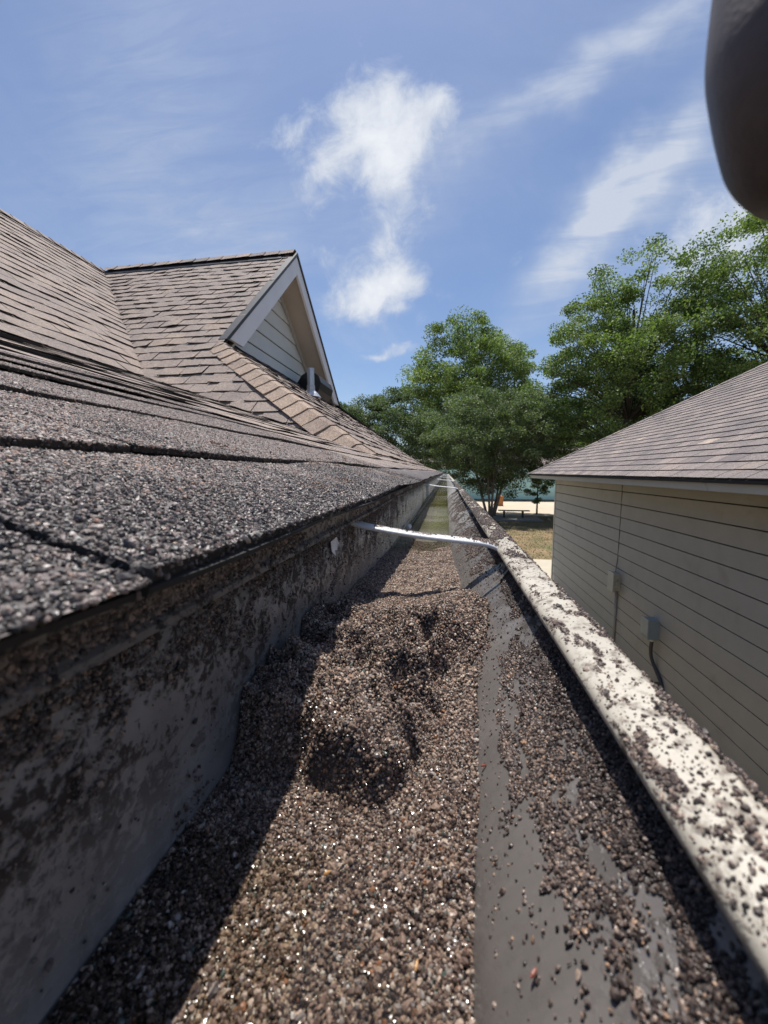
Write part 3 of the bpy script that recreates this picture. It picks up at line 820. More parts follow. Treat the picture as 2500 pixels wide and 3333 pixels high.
# lapped seam of the trough
m = MB(); vs = []
for (x, z_) in inner[1:]:
    for dy in (0, .055): vs.append((x+.0009*(1 if x < 0 else -1), 1.28+dy, z_+.0009))
k_ = len(inner)-1
m.add(vs, [(2*i, 2*i+1, 2*i+3, 2*i+2) for i in range(k_-1)]); m.build('trough_seam', M_TROUGH, gutter)
# torn white label on the back wall
m = MB(); x = BX+.0012
m.add([(x, .238, -.0455), (x, .252, -.0445), (x+.001, .2535, -.0490), (x+.0015, .2500, -.0500), (x+.001, .2485, -.0530), (x+.0005, .2440, -.0520), (x+.002, .2425, -.0555), (x+.0006, .2385, -.0520), (x+.0005, .2440, -.0480), (x, .2465, -.0475)],
      [(0, 8, 7), (8, 5, 6, 7), (8, 9, 4, 5), (9, 1, 2, 3, 4), (0, 1, 9, 8)])
lab = m.build('torn_label', M_WHITE, gutter)

# granule bed height field
def bed(X, Y):
    n_a = fbm(np.c_[X*28, Y*28, X*0+1.5], 4); n_b = fbm(np.c_[X*130, Y*130, X*0+5.5], 3); n_c = fbm(np.c_[X*62, Y*62, X*0+9.5], 2)
    toe = .106+.050*np.clip((X+.022)/.030, 0, 1)**1.5+(n_a-.5)*.06+.012*np.exp(-((X+.050)/.010)**2)
    up = np.clip((Y-toe)/(.014+.040*np.clip((X+.012)/.02, 0, 1)), 0, 1); up = up*up*(3-2*up)
    dn = np.clip((Y-.205-.25*(X+.035)*0)/.055, 0, 1); dn = dn*dn*(3-2*dn)
    tail = np.clip((Y-.27)/.30, 0, 1)
    base = -.1056+.0010*(n_a-.5)*2
    sm = lambda a, b: (lambda q: q*q*(3-2*q))(np.clip((Y-a)/(b-a), 0, 1))
    base = base+np.clip((X+.020)/.030, 0, 1)*(.0105*sm(.060, .115)+.0035*sm(.10, .17))*(1-.75*sm(.22, .30))
    z_ = base+up*np.maximum(.0225-(base+.1056)*.9, 0)*(1-dn)+np.where(Y > .2, dn*(.0120-.0150*tail), 0)
    rough = up*(1-.85*dn)
    z_ = z_+rough*((n_a-.5)*.022+(n_c-.5)*.020+(n_b-.5)*.012)-rough*np.clip(n_c-.56, 0, 1)*.095
    for (px, py, r_, d_) in ((-.030, .196, .006, .008), (-.034, .157, .0065, .008), (-.040, .172, .005, .005), (-.012, .180, .004, .005), (-.012, .126, .005, .006), (-.036, .128, .005, .006), (-.050, .165, .006, .006), (-.002, .150, .005, .005)):
        z_ = z_-1.5*d_*np.exp(-((X-px)**2+(Y-py)**2)/(r_*r_))
    for (px, py, r_, d_) in ((-.020, .150, .010, .004), (-.062, .128, .009, .006), (-.042, .185, .012, .005), (.002, .20, .014, .004), (-.062, .150, .010, .005)):
        z_ = z_+d_*np.exp(-((X-px)**2+(Y-py)**2)/(r_*r_))
    z_ = z_+(n_b-.5)*.0012+.0020*np.clip((.10-Y)/.06, -0.2, .5)*0
    return z_
gx_, gy_ = 64, 320
xs_ = np.linspace(BX+.0005, .0220, gx_); ys_ = np.linspace(-.25, .60, gy_)
XX, YY = np.meshgrid(xs_, ys_); ZZ = bed(XX.ravel(), YY.ravel()).reshape(XX.shape)
vs = np.c_[XX.ravel(), YY.ravel(), ZZ.ravel()-.0006]
fs = [(j*gx_+i, j*gx_+i+1, (j+1)*gx_+i+1, (j+1)*gx_+i) for j in range(gy_-1) for i in range(gx_-1)]
def xfront(z_):       # x of the front wall at height z
    P = np.array(FC); return np.interp(z_, P[:, 1], P[:, 0])
vs[:, 0] = np.minimum(vs[:, 0], xfront(vs[:, 2])+.0004)
m = MB(); m.v = [tuple(p) for p in vs]; m.f = fs; m.a = [.5]*len(fs)
M_BED = simple('packed_granule_bed', (0.075, 0.056, 0.047), .8, var=.4, nscale=400)
bedo = m.build('granule_bed', M_BED, None, smooth=True)
tag(bedo, 'bed of wet brown shingle granules heaped along the bottom of the gutter', 'granules', kind='stuff')
def scatter_bed(N, jz, ylo, yhi):
    X = rng.uniform(BX+.0005, .026, N); Y = ylo+(yhi-ylo)*rng.random(N)
    Z = bed(X, Y); ok = X < xfront(Z)-.0002
    X, Y, Z = X[ok], Y[ok], Z[ok]
    rgh = np.clip((Y-.12)/.03, 0, 1)*np.clip((.29-Y)/.04, 0, 1)
    return X, Y, Z+rng.random(len(X))*jz+rng.random(len(X))*rgh*.0018
Xs, Ys, Zs = [], [], []
for args in ((140000, .0004, -.02, .26), (90000, .0003, .24, .60), (95000, .0012, .02, .28)):
    a, b, c = scatter_bed(*args); Xs.append(a); Ys.append(b); Zs.append(c)
X, Y, Z = map(np.concatenate, (Xs, Ys, Zs))
fade = (Y < .52+.05*(fbm(np.c_[X*40, Y*10, X*0], 2)-.5)) | (rng.random(len(X)) < .12)
X, Y, Z = X[fade], Y[fade], Z[fade]
wetg = np.clip((.150-Y+(fbm(np.c_[X*30, Y*30, X*0+2], 3)-.5)*.09)/.025, 0, 1)
big = 1+.35*(rng.random(len(X)) < .06)
mnd = np.clip((Y-.12)/.03, 0, 1)*np.clip((.26-Y)/.03, 0, 1)
gb_ = granules('loose_granule', np.c_[X, Y, Z], lsize(len(X), .00088, .32)*big, rng.random(len(X))**(1+.35*mnd), wetg*.95, M_GRAN)
gb_.name = 'gravel'
tag(gb_, 'thousands of tan, brown and grey granules lying wet and heaped in the gutter bottom', 'gravel', kind='stuff')

# dark granules on the front wall, the lip, the back wall and the flange
def wallpts(N, ylo, yhi, pw=1.0):
    a = rng.random(N); Y = ylo+(yhi-ylo)*rng.random(N)**pw
    P = np.array(FC); L_ = np.r_[0, np.cumsum(np.hypot(*np.diff(P, axis=0).T))]; L_ /= L_[-1]
    return a, Y, np.interp(a, L_, P[:, 0]), np.interp(a, L_, P[:, 1])
a, Y, X, Z = wallpts(380000, .015, 1.5, 1.7)
nz1 = fbm(np.c_[Y*34, a*3.2, a*0+1], 4); nz2 = fbm(np.c_[Y*120, a*14, a*0+4], 3)
d_ = (a-.42)*1.6+(nz1-.5)*3.8+(nz2-.5)*2.6-.14
d_ = d_ - .45*(Y < .17)*(a < .50) - 1.2*(a < .22)*(Y < .2) + np.where(Y > .30, .30, 0) - np.where(Y > .55, .35, 0)
plate = (Y > .205) & (Y < .262) & (a > .28) & (a < .72)
d_ = d_-1.2*plate
keep = (rng.random(len(a)) < np.clip(d_, 0.02*(a > .2), 1)) & (a > .08)
a, Y, X, Z, d_ = a[keep], Y[keep], X[keep], Z[keep], d_[keep]
thk = np.clip(d_-.3, 0, 1.4)*.0010*np.clip((a-.35)*2.5, 0, 1)
off = rng.random(len(a))*thk
granules('front_wall_granules', np.c_[X-.8*off-.0002, Y, Z+.5*off+.0002], lsize(len(a), .00070, .36), np.where(rng.random(len(a)) < .75-.6*np.clip((a-.55)*4, 0, 1), .25+.74*rng.random(len(a)), rng.random(len(a))*.5), .55, M_GDARK, gutter)
# lip
N = 250000
Y = .012+2.2*rng.random(N)**1.9; a = rng.random(N); lp_ = np.array(cat(LIP[2:9], 3)); L_ = np.r_[0, np.cumsum(np.hypot(*np.diff(lp_, axis=0).T))]; L_ /= L_[-1]
X = np.interp(a, L_, lp_[:, 0]); Z = np.interp(a, L_, lp_[:, 1])
nz1 = fbm(np.c_[Y*42+3, a*2.2, a*0+7], 3); nz2 = fbm(np.c_[Y*170, a*9, a*0+2], 3)
d_ = (nz1-.55)*4.2+(nz2-.5)*4.6+np.where(a > .70, .25, 0)-np.where(a < .12, .2, 0)+np.clip((Y-.15)*1.6, -.30, .45)
keep = rng.random(N) < np.clip(d_, .05, 1)
X, Y, Z, d_, a = X[keep], Y[keep], Z[keep], d_[keep], a[keep]
off = rng.random(len(X))*np.clip(d_, 0, 1)*.0006
granules('lip_granules', np.c_[X+off*.3, Y, Z+off+.0001], lsize(len(X), .00052, .45), rng.random(len(X))*.93, .25, M_GDARK, gutter)
# back wall
N = 130000; Y = .02+1.3*rng.random(N)**1.5; t = rng.random(N); Z = -.0385-t*.068
nz1 = fbm(np.c_[Y*30, Z*60, Y*0+1], 4); nz2 = fbm(np.c_[Y*150, Z*110, Y*0+4], 3)
d_ = (.30-t)*1.5+(nz1-.5)*2.6+(nz2-.5)*2.2-.10+.35*((Y > .19) & (Y < .5))*(t < .8)-.6*(Y > .75)
keep = rng.random(N) < np.clip(d_*1.2, .012, 1)*.8
Y, Z, t = Y[keep], Z[keep], t[keep]
granules('back_wall_granules', np.c_[np.full(len(Y), BX+.0004), Y, Z], lsize(len(Y), .00062, .45), rng.random(len(Y))*.9, .35, M_GDARK, gutter)
N = 26000; Y = .02+1.2*rng.random(N)**1.4; X = -.0600-.0075*rng.random(N); Z = -.0258-.0092*rng.random(N); X = np.where(Z > -.0325, -.0655, -.0655+(-.0325-Z)*.7)
keep = rng.random(N) < np.clip((fbm(np.c_[Y*40, Z*100, Y*0+1], 4)-.40)*4, .02, 1)
granules('flange_granules', np.c_[X, Y, Z][keep], lsize(int(keep.sum()), .0009, .35), rng.random(int(keep.sum()))*.9, .4, M_GDARK, house)
# hanger crumbs
N = 2400; X = rng.uniform(-.055, .040, N); Z = np.interp(X, [-.066, -.045, -.02, .008, .030, .0425], [-.0420, -.0458, -.0492, -.0516, -.0532, -.0560])
Yh = .298+rng.uniform(-1, 1, N)*.0062
edge = np.abs(Yh-.298)/.0062
keep = rng.random(N) < np.clip((fbm(np.c_[X*60, Yh*90, X*0], 3)-.45)*2.2+edge*.25+(X > .022)*.6, .05, 1)
h_ = np.interp(edge, [0, .62, 1], [.0020, .0014, .0004])
granules('hanger_granules', np.c_[X, Yh, Z+h_][keep], lsize(int(keep.sum()), .0009, .3), rng.random(int(keep.sum())), .2, M_GRAN, gutter)
# seed husks on the bare strip
for k_, (x, y, ang, col) in enumerate([(.0135, .115, .3, 'rust'), (.0035, .093, .9, 'tan'), (-.004, .070, 1.4, 'tan'), (.017, .062, .8, 'rust'), (-.028, .085, .5, 'tan'), (-.05, .12, 1.1, 'tan')]):
    zz_ = -.1035 if x < .006 else float(np.interp(x, [p[0] for p in FC], [p[1] for p in FC]))
    d_ = Vector((math.cos(ang), math.sin(ang), .15)).normalized()*.0010
    c = Vector((x-.0004, y, zz_+.0012)); m = MB(); m.tube([c-d_, c-d_*.4, c+d_*.5, c+d_], [.0001, .0004, .00035, .0001], 6)
    mt = simple('rust_husk', (.20, .06, .04), .5) if col == 'rust' else simple('tan_husk', (.42, .22, .08), .5)
    o = m.build('seed_husk', mt); 
    nm = ['rust red seed husk on the bare metal strip right of the wet granules', 'tan seed husk at the edge of the granules beside the bare metal strip', 'slim tan husk lying on the wet granules near the bare strip',
          'small rust red husk lowest on the bare metal strip', 'tan husk among the glittering granules in the middle of the gutter', 'tan husk in the roof shadow on the granules'][k_]
    tag(o, nm, 'seed husk', 'seed husks in the gutter')

# water
def water(name, x0, x1, y0, y1, z_, label):
    m = MB(); nx = 8; ny = 40; vs = []; 
    for j in range(ny+1):
        for i in range(nx+1): vs.append((x0+(x1-x0)*i/nx, y0+(y1-y0)*j/ny, z_))
    m.add(vs, [(j*(nx+1)+i, j*(nx+1)+i+1, (j+1)*(nx+1)+i+1, (j+1)*(nx+1)+i) for j in range(ny) for i in range(nx)])
    o = m.build(name, M_WATER); tag(o, label, 'water', kind='structure'); return o
water('water', BX+.0002, .0078, -.28, .092, -.1043, 'thin film of water over the granules at the near end of the gutter')
water('water', BX+.0002, .0078, .44, 8.40, -.1045, 'long shallow greenish puddle in the far gutter, reflecting the hangers')
# thin rod
m = MB(); pr = [(-.066, .70, -.1005), (-.064, .95, -.1000), (-.0605, 1.2, -.0990), (-.0600, 1.5, -.0995), (-.056, 1.88, -.1000)]
rod = empty('metal_rod', (-.06, 1.3, -.1), 'long thin grey rod lying along the back wall of the gutter, beyond the first hanger', 'rod')
m.tube(pr, .0013, 8); m.build('shaft', M_DRIPG, rod, smooth=True)
m = MB(); m.tube([(-.0665, .685, -.1008), (-.066, .690, -.1006), (-.066, .702, -.1005), (-.066, .707, -.1005)], [.003, .0052, .0052, .003], 10); m.build('ferrule', M_HANG, rod)

# ================================================================== NEIGHBOURING BUILDING (right)
nb = empty('outbuilding', (2.4, 4.0, -2.6), 'taupe sided outbuilding with a hipped grey-pink shingle roof, across from the gutter', 'building')
WX = 2.40; YE = 8.98; GZ = -2.6
m = MB(); m.box((WX+.012, -1.6, GZ), (WX+.10, YE-.02, -.13)); wallr = m.build('wall', simple('unpainted_sheathing', (.10, .09, .08), .8), nb)
m = MB(); m.box((WX+.10, YE-.10, GZ), (9.0, YE-.02, -.13)); m.build('end_wall', M_SIDING, nb)
z_ = GZ+.02; k_ = 0
while z_ < -.15:
    z1 = min(z_+.178, -.136); m = MB(); xo, xi = WX-.014, WX+.006
    zt = z1-.013
    m.add([(xo, -1.6, z_), (xo, YE-.06, z_), (xo+.004, YE-.06, zt), (xo+.004, -1.6, zt), (WX+.013, -1.6, z_), (WX+.013, YE-.06, z_), (WX+.013, YE-.06, zt), (WX+.013, -1.6, zt)], [(3, 2, 1, 0), (4, 0, 1, 5), (3, 7, 6, 2)])
    m.build('siding_board', M_SIDING, wallr); z_ += .178
m = MB(); m.box((WX-.022, YE-.065, GZ), (WX+.03, YE+.0, -.137)); m.build('corner_board', M_TRIM, nb)
EX = 1.90; EY = 9.36; EZ = -.052; PT = .60
Rr = Slope(EZ-PT*EX, PT, 0)
Re = Slope(EZ+PT*EY, 0, -PT)
WTOP = 5.2
RP = [(EX, -1.6), (EX, EY), (EX+WTOP, EY-WTOP), (EX+WTOP, -1.6)]
rdeck = deck([(RP, Rr), ([(EX, EY), (11, EY), (EX+WTOP, EY-WTOP)], Re), ([(EX+WTOP, -1.6), (EX+WTOP, EY-WTOP), (11.5, EY-WTOP), (11.5, -1.6)], Slope(Rr.z(EX+WTOP, 0)+.6*(EX+WTOP), -.6, 0))], 'roof', M_BLACK, nb, down=.008)
sr = lay(Rr, (EX, 0), [RP], .118, .20, seed=21, thick=.0075, amp=.0008, curl=.0012, widvar=.30, jitter=.1, gap=.006, tsig=.20)
sr.sort(key=lambda q: -q[1])
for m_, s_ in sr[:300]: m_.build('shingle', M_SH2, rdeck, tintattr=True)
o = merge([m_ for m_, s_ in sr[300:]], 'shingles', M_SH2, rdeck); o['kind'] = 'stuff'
caps((EX-.01, EY+.01, EZ+.005), (EX+WTOP, EY-WTOP, Rr.z(EX+WTOP, 0)), Rr.n, Re.n, .10, .14, 'hip_cap_shingle', rdeck, M_SH2, 12, lift=.006)
m = MB(); m.box((EX+.012, -1.6, -.082), (EX+.03, EY-.012, -.050)); m.build('drip_edge', M_DRIP, nb)
jy = 1.7037*EX
for (ya, yb, da, db) in ((-1.6, jy-.002, 0, .035), (jy+.002, EY-.03, 0, .035)):
    m = MB(); s1 = .035 if ya > 0 else 0; s2 = .035 if yb < 5 else 0
    m.add([(EX+.022, ya-s1, -.142), (EX+.022, yb-s2, -.142), (EX+.022, yb+s2*.2, -.074), (EX+.022, ya+s1*.2, -.074), (EX+.05, ya-s1, -.142), (EX+.05, yb-s2, -.142), (EX+.05, yb+s2*.2, -.074), (EX+.05, ya+s1*.2, -.074)],
          [(0, 3, 2, 1), (4, 5, 6, 7), (0, 1, 5, 4), (1, 2, 6, 5), (2, 3, 7, 6), (3, 0, 4, 7)])
    m.build('fascia_board', M_TRIM, nb)
m = MB(); m.box((EX+.05, EY-.06, -.142), (9, EY-.03, -.060)); m.build('end_fascia', M_TRIM, nb)
m = MB(); m.box((EX+.05, -1.6, -.146), (WX+.02, EY-.06, -.138)); m.build('soffit', M_TRIM, nb)
# boxes on the wall
bx = empty('meter_box', (WX-.03, 5.72, -1.5), 'weathered tan utility box on the taupe siding, fed by a thin cable from the eave', 'electrical box')
m = MB(); m.box((WX-.095, 5.60, -1.64), (WX-.008, 5.76, -1.40)); m.build('case', M_BOXT, bx)
m = MB(); m.box((WX-.110, 5.59, -1.66), (WX-.096, 5.77, -1.385)); m.build('cover', simple('pale_cover', (.43, .44, .40), .5), bx)
m = MB(); m.box((WX-.075, 5.585, -1.56), (WX-.045, 5.5995, -1.50)); m.build('latch', M_BOXT, bx)
m = MB(); m.tube([(WX-.03, 5.66, -1.64), (WX-.028, 5.66, -2.1), (WX-.028, 5.66, GZ)], .017, 8); m.build('conduit', M_CONDUIT, bx, smooth=True)
m = MB(); m.tube([(WX-.013, 5.72, -.14), (WX-.012, 5.722, -.5), (WX-.014, 5.717, -.9), (WX-.013, 5.725, -1.2), (WX-.04, 5.70, -1.395)], .0055, 6); m.build('cable', simple('taupe_cable', (.13, .12, .11), .6), bx)
b2 = empty('junction_box', (WX-.03, 4.7, -1.8), 'blue-grey metal junction box on the taupe siding with a dark cable curving down from it', 'electrical box')
m = MB(); m.box((WX-.125, 4.58, -1.885), (WX-.008, 4.72, -1.665)); m.build('case', M_BOXG, b2)
m = MB(); m.box((WX-.138, 4.57, -1.845), (WX-.126, 4.73, -1.655)); m.build('cover', simple('pale_blue_cover', (.36, .41, .43), .45), b2)
m = MB(); m.tube([(WX-.06, 4.62, -1.885), (WX-.06, 4.62, -1.915)], .022, 10); m.build('gland', M_PIPE, b2)
m = MB(); m.tube(cat([(WX-.06, 4.62, -1.91), (WX-.06, 4.63, -2.02), (WX-.05, 4.62, -2.12), (WX-.035, 4.54, -2.22), (WX-.03, 4.44, -2.31), (WX-.03, 4.39, -2.42), (WX-.03, 4.36, GZ)], 4), .019, 8); m.build('cable', M_CABLE, b2, smooth=True)
b3 = MB(); b3.box((WX-.10, 4.42, -2.47), (WX-.008, 4.52, -2.36)); b3.box((WX-.07, 4.44, -2.36), (WX-.02, 4.50, -2.335))
tag(b3.build('hose_bracket', M_MOSS), 'small mossy dark bracket low on the taupe siding, beside the cable', 'bracket')

# ================================================================== GROUND AND FAR THINGS
m = MB(); m.quad((-300, -200, GZ), (300, -200, GZ), (300, 600, GZ), (-300, 600, GZ)); tag(m.build('ground', M_GRASS), kind='structure')
m = MB(); m.box((-6, 9.2, GZ), (14, 11.7, GZ+.03)); tag(m.build('pavement', M_CONC), kind='structure')
m = MB(); m.box((-60, 23.6, GZ-.2), (80, 34.4, GZ+.012)); tag(m.build('sand_lot', M_SAND), kind='structure')
m = MB(); m.box((2.7, 21.0, GZ-.1), (5.1, 22.9, GZ+.05)); tag(m.build('slab', M_SLAB), kind='structure')
bn = empty('park_bench', (3.7, 22.2, GZ+.05), 'low backless park bench with black legs on a slab under the crape myrtle', 'bench')
for q in range(3):
    m = MB(); m.box((2.93, 22.02+q*.125, GZ+.42), (4.60, 22.135+q*.125, GZ+.46)); m.build('seat_plank', M_BENCH, bn)
for x in (3.24, 4.24):
    m = MB(); m.box((x-.04, 22.08, GZ+.05), (x+.04, 22.32, GZ+.42)); m.build('leg', M_BENCHL, bn)
m = MB(); m.add([(3.65, 30, GZ), (4.3, 30, GZ), (4.3, 30, GZ+.75), (3.95, 30, GZ+.75), (3.65, 30.9, GZ), (4.3, 30.9, GZ), (4.3, 30.9, GZ+.75), (3.95, 30.9, GZ+.75)],
      [(0, 1, 2, 3), (7, 6, 5, 4), (0, 4, 5, 1), (1, 5, 6, 2), (2, 6, 7, 3), (3, 7, 4, 0)])
tag(m.build('clay_block', M_ORANGE), 'small orange slanted block on the sand beyond the bench, partly behind the trunks', 'block')
tb = empty('turquoise_building', (6, 36, GZ), 'long low turquoise building beyond the sandy lot, glimpsed under the trees', 'building')
for q in range(20):
    m = MB(); x0 = -14+q*2.0
    m.box((x0+.01, 36.0, GZ), (x0+1.99, 36.1, .35)); m.build('wall_panel', M_TEAL, tb)
m = MB(); m.box((-14.2, 35.94, GZ), (26.2, 35.995, GZ+.12)); m.build('plinth', M_SLAB, tb)
m = MB(); m.add([(-15, 35.92, .36), (27, 35.92, .36), (27, 39.5, 2.3), (-15, 39.5, 2.3), (-15, 43.8, .30), (27, 43.8, .30)], [(0, 1, 2, 3), (3, 2, 5, 4), (0, 3, 4), (1, 5, 2)]); m.build('roof', M_FARROOF, tb)

# trees
def leaves(centres, radii, counts, lsz, tintf, flat=.75):
    pts, tn = [], []
    for c, r_, n_ in zip(centres, radii, counts):
        d = rng.normal(0, 1, (n_, 3)); d /= np.linalg.norm(d, axis=1)[:, None]
        rad = rng.random(n_)**.45
        p = np.array(c)+d*rad[:, None]*np.array([r_, r_, r_*flat]); pts.append(p)
        tn.append(np.clip(tintf+rng.normal(0, .22, n_)+rng.normal(0, .16), 0, 1))
    P = np.concatenate(pts); T = np.concatenate(tn); n_ = len(P)
    ax = rng.normal(0, 1, (n_, 3)); ax[:, 2] = ax[:, 2]*.6-.25; ax /= np.linalg.norm(ax, axis=1)[:, None]
    nr = rng.normal(0, 1, (n_, 3)); nr[:, 2] = np.abs(nr[:, 2])+.5
    sd = np.cross(ax, nr); sd /= np.linalg.norm(sd, axis=1)[:, None]
    l = (lsz*(.7+.6*rng.random(n_)))[:, None]; wd = l*.34
    v = np.stack([P-ax*l*.5, P+sd*wd-ax*l*.05, P+ax*l*.5, P-sd*wd-ax*l*.05], 1).reshape(-1, 3)
    return v, T
def tree(name, label, base, H, cz, rx, rz, nl, lsz, mat, bark, trunks=1, seed=0, group='trees beyond the roofs', r0=.22, tint=.5, cluster=.8, ry=None, shape='round', lowstart=.35, tiers=0):
    global rng
    rng = np.random.default_rng(seed); rr = random.Random(seed); ry = ry or rx
    t = empty(name, base, label, 'tree', group)
    bx_, by_, bz_ = base; m = MB(); cen, rad = [], []
    tops = []
    for k_ in range(trunks):
        a = 2*math.pi*k_/max(trunks, 1)+rr.random(); lean = 0 if trunks == 1 else .22+.1*rr.random()
        pts = []; hh = H*(.86 if trunks == 1 else .55)
        for q in range(7):
            f = q/6; pts.append((bx_+math.cos(a)*(.20*(trunks > 1)+lean*hh*f)+.15*(rr.random()-.5)*f*3*(r0), by_+math.sin(a)*(.20*(trunks > 1)+lean*hh*f)+.15*(rr.random()-.5)*f, bz_+hh*f))
        m.tube(pts, [r0*(1-.85*q/6)+.015 for q in range(7)], 8); tops.append(pts)
    nb_ = int(nl)
    for i in range(nb_):
        # point in the crown volume, biased to its surface
        while True:
            d = Vector((rr.gauss(0, 1), rr.gauss(0, 1), rr.gauss(0, 1))).normalized()
            rr_ = rr.random()**.33
            p = Vector((d.x*rx*rr_, d.y*ry*rr_, d.z*rz*rr_))
            zf = (p.z/rz+1)/2
            if shape == 'cone' and math.hypot(p.x/rx, p.y/ry) > 1.08-.72*zf: continue
            if shape == 'vase' and math.hypot(p.x/rx, p.y/ry) > .45+.75*zf: continue
            break
        lump = .80+.42*n1(d.x*2.2+seed, d.y*2.2, d.z*2.2)
        c = Vector((bx_, by_, cz))+p*lump
        cen.append(tuple(c)); rad.append(cluster*rr.uniform(.55, 1.15))
        if i % 2 == 0:
            tp = tops[i % len(tops)]; q = tp[min(6, max(1, int(1+5*max(0, min(1, (c.z-bz_)/H*.8)))))]
            q = Vector(q); mid = q.lerp(c, .5)+Vector((0, 0, .15*(c-q).length*.4))
            m.tube([q, mid, c], [r0*.17, r0*.09, .010], 5, caps=False)
    m.build('trunk', bark, t, smooth=True)
    cnt = [int(270*rr.uniform(.6, 1.3)) for _ in cen]
    v_, T = leaves(cen, rad, cnt, lsz, tint, .6)
    me = bpy.data.meshes.new('crown'); nf = len(T)
    me.vertices.add(nf*4); me.vertices.foreach_set('co', v_.astype(np.float32).ravel())
    me.loops.add(nf*4); me.loops.foreach_set('vertex_index', np.arange(nf*4, dtype=np.int32))
    me.polygons.add(nf); me.polygons.foreach_set('loop_start', np.arange(0, nf*4, 4, dtype=np.int32)); me.update(calc_edges=True)
    at = me.attributes.new('tint', 'FLOAT', 'FACE'); at.data.foreach_set('value', T.astype(np.float32))
    o = link('crown', me, t, mat); o['kind'] = 'stuff'
    return t
tree('broadleaf_tree', 'tall bright green tree standing far back, highest between the two roofs', (2.6, 46, GZ), 19.0, 8.0, 7.8, 8.6, 560, .20, M_LEAF, M_BARKD, 1, 11, r0=.28, tint=.55, cluster=1.4, shape='round')
tree('crape_myrtle', 'dull green crape myrtle with a clump of bare pale trunks beside the bench', (2.6, 23, GZ), 6.8, 1.8, 4.4, 2.9, 430, .095, M_LEAFD, M_BARK, 8, 12, r0=.062, tint=.45, cluster=.62)
tree('dark_tree', 'low dull green tree rising behind the far end of the gutter roof', (-4.2, 27, GZ), 8.0, 2.3, 4.6, 3.1, 340, .11, M_LEAFD, M_BARKD, 3, 13, r0=.12, tint=.35, cluster=.7)
tree('oak_tree', 'broad bright oak behind the hip end of the outbuilding roof', (8.4, 20, GZ), 11.6, 4.2, 4.1, 5.0, 430, .10, M_LEAF, M_BARKD, 1, 14, r0=.26, tint=.5, cluster=.70)
tree('oak_tree', 'bright oak at the edge of the picture, tallest above the outbuilding roof', (12.6, 17.5, GZ), 11.8, 5.0, 3.9, 4.6, 400, .095, M_LEAF, M_BARKD, 1, 15, r0=.24, tint=.58, cluster=.66)
tree('dark_tree', 'dark green tree filling the gap between the crape myrtle and the broad oak', (11.6, 47, GZ), 11, 3.2, 5.2, 5.4, 240, .19, M_LEAFD, M_BARKD, 2, 16, r0=.12, tint=.35, cluster=1.2)
tree('young_tree', 'small thin young tree on the grass edge in front of the turquoise building', (5.55, 24.7, GZ), 2.5, -1.0, .85, .8, 16, .085, M_LEAFD, M_BARKD, 1, 17, r0=.045, tint=.35, cluster=.34)
tree('dark_tree', 'shaded green tree low behind the outbuilding hip, under the broad oak', (11.2, 27, GZ), 7.5, 2.2, 3.6, 3.4, 170, .13, M_LEAFD, M_BARKD, 2, 18, r0=.12, tint=.4, cluster=.8)

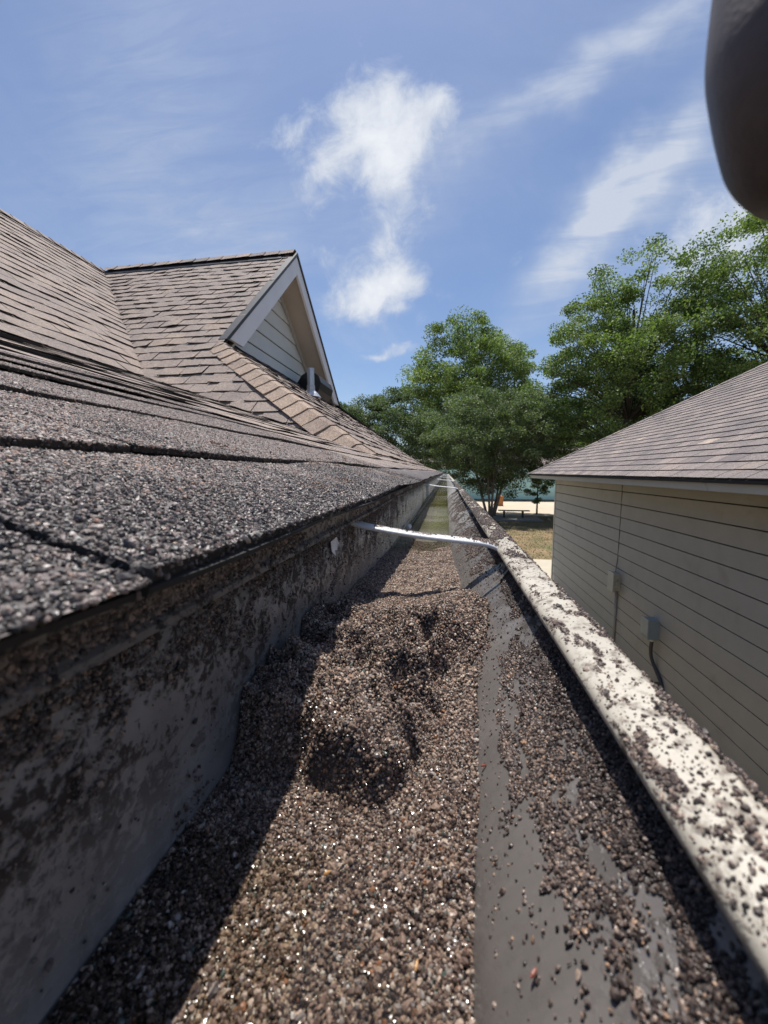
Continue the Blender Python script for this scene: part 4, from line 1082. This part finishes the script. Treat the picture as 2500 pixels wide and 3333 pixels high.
# ================================================================== THUMB OVER THE LENS CORNER
rng = np.random.default_rng(3)
person = empty('person', (.09, -.02, .12), 'dark shaded bare hand of the photographer reaching into the top corner near the lens', 'person')
def camp(r_, u_, f_): return CR*r_+CU*u_+CF*f_
def skinned(chain, name, seg=28):
    """one continuous tapered finger surface along a smooth chain of (right, up, forward, radius)"""
    C = cat([tuple(c) for c in chain], 10); pts = [camp(*c[:3]) for c in C]; rad = [c[3] for c in C]
    m = MB(); n = len(pts); vs = []
    for i in range(n):
        d = pts[min(i+1, n-1)]-pts[max(i-1, 0)]; d = d/np.linalg.norm(d); a = np.cross(d, CF+.01*CR); a /= np.linalg.norm(a); b = np.cross(d, a)
        for k_ in range(seg):
            t = 2*math.pi*k_/seg; wob = 1+.02*math.sin(3*t+i*.2)
            vs.append(pts[i]+(a*math.cos(t)+b*math.sin(t)*.86)*rad[i]*wob)
    fs = [(i*seg+k_, i*seg+(k_+1) % seg, (i+1)*seg+(k_+1) % seg, (i+1)*seg+k_) for i in range(n-1) for k_ in range(seg)]
    fs += [tuple(range(seg))[::-1], tuple((n-1)*seg+k_ for k_ in range(seg))]
    m.add(vs, fs); return m.build(name, M_SKIN, person, smooth=True)
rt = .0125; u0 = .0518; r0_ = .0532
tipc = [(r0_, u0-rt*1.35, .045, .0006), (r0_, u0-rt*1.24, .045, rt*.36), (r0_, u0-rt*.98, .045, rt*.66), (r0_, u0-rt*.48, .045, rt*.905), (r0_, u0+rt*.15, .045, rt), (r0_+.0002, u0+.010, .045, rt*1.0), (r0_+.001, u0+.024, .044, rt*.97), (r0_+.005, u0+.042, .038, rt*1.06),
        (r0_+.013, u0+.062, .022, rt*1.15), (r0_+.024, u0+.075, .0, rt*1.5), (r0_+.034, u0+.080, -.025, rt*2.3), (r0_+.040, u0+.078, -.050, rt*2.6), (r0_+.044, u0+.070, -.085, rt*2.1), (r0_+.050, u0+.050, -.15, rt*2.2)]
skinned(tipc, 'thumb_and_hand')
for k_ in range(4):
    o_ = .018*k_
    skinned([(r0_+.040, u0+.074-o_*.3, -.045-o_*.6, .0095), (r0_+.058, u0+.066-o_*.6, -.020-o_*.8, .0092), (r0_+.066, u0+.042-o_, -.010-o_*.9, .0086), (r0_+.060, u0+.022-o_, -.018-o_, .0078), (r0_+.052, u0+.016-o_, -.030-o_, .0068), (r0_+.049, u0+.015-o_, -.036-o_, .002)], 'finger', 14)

# sparse blades on the lawn that shows beside the outbuilding
N = 9000; X = rng.uniform(.5, 6.0, N); Y = rng.uniform(11.9, 23.4, N)
h = .02+.035*rng.random(N); a = rng.random(N)*6.28; w_ = .012
v_ = np.stack([np.c_[X-np.cos(a)*w_, Y-np.sin(a)*w_, np.full(N, GZ)], np.c_[X+np.cos(a)*w_, Y+np.sin(a)*w_, np.full(N, GZ)], np.c_[X+rng.normal(0, .03, N), Y+rng.normal(0, .03, N), GZ+h]], 1).reshape(-1, 3)
me = bpy.data.meshes.new('grass'); me.from_pydata(v_.tolist(), [], [(3*i, 3*i+1, 3*i+2) for i in range(N)])
tag(link('grass', me, None, M_PADDLE), 'sparse dry grass blades on the lawn past the pavement', 'grass', kind='stuff')
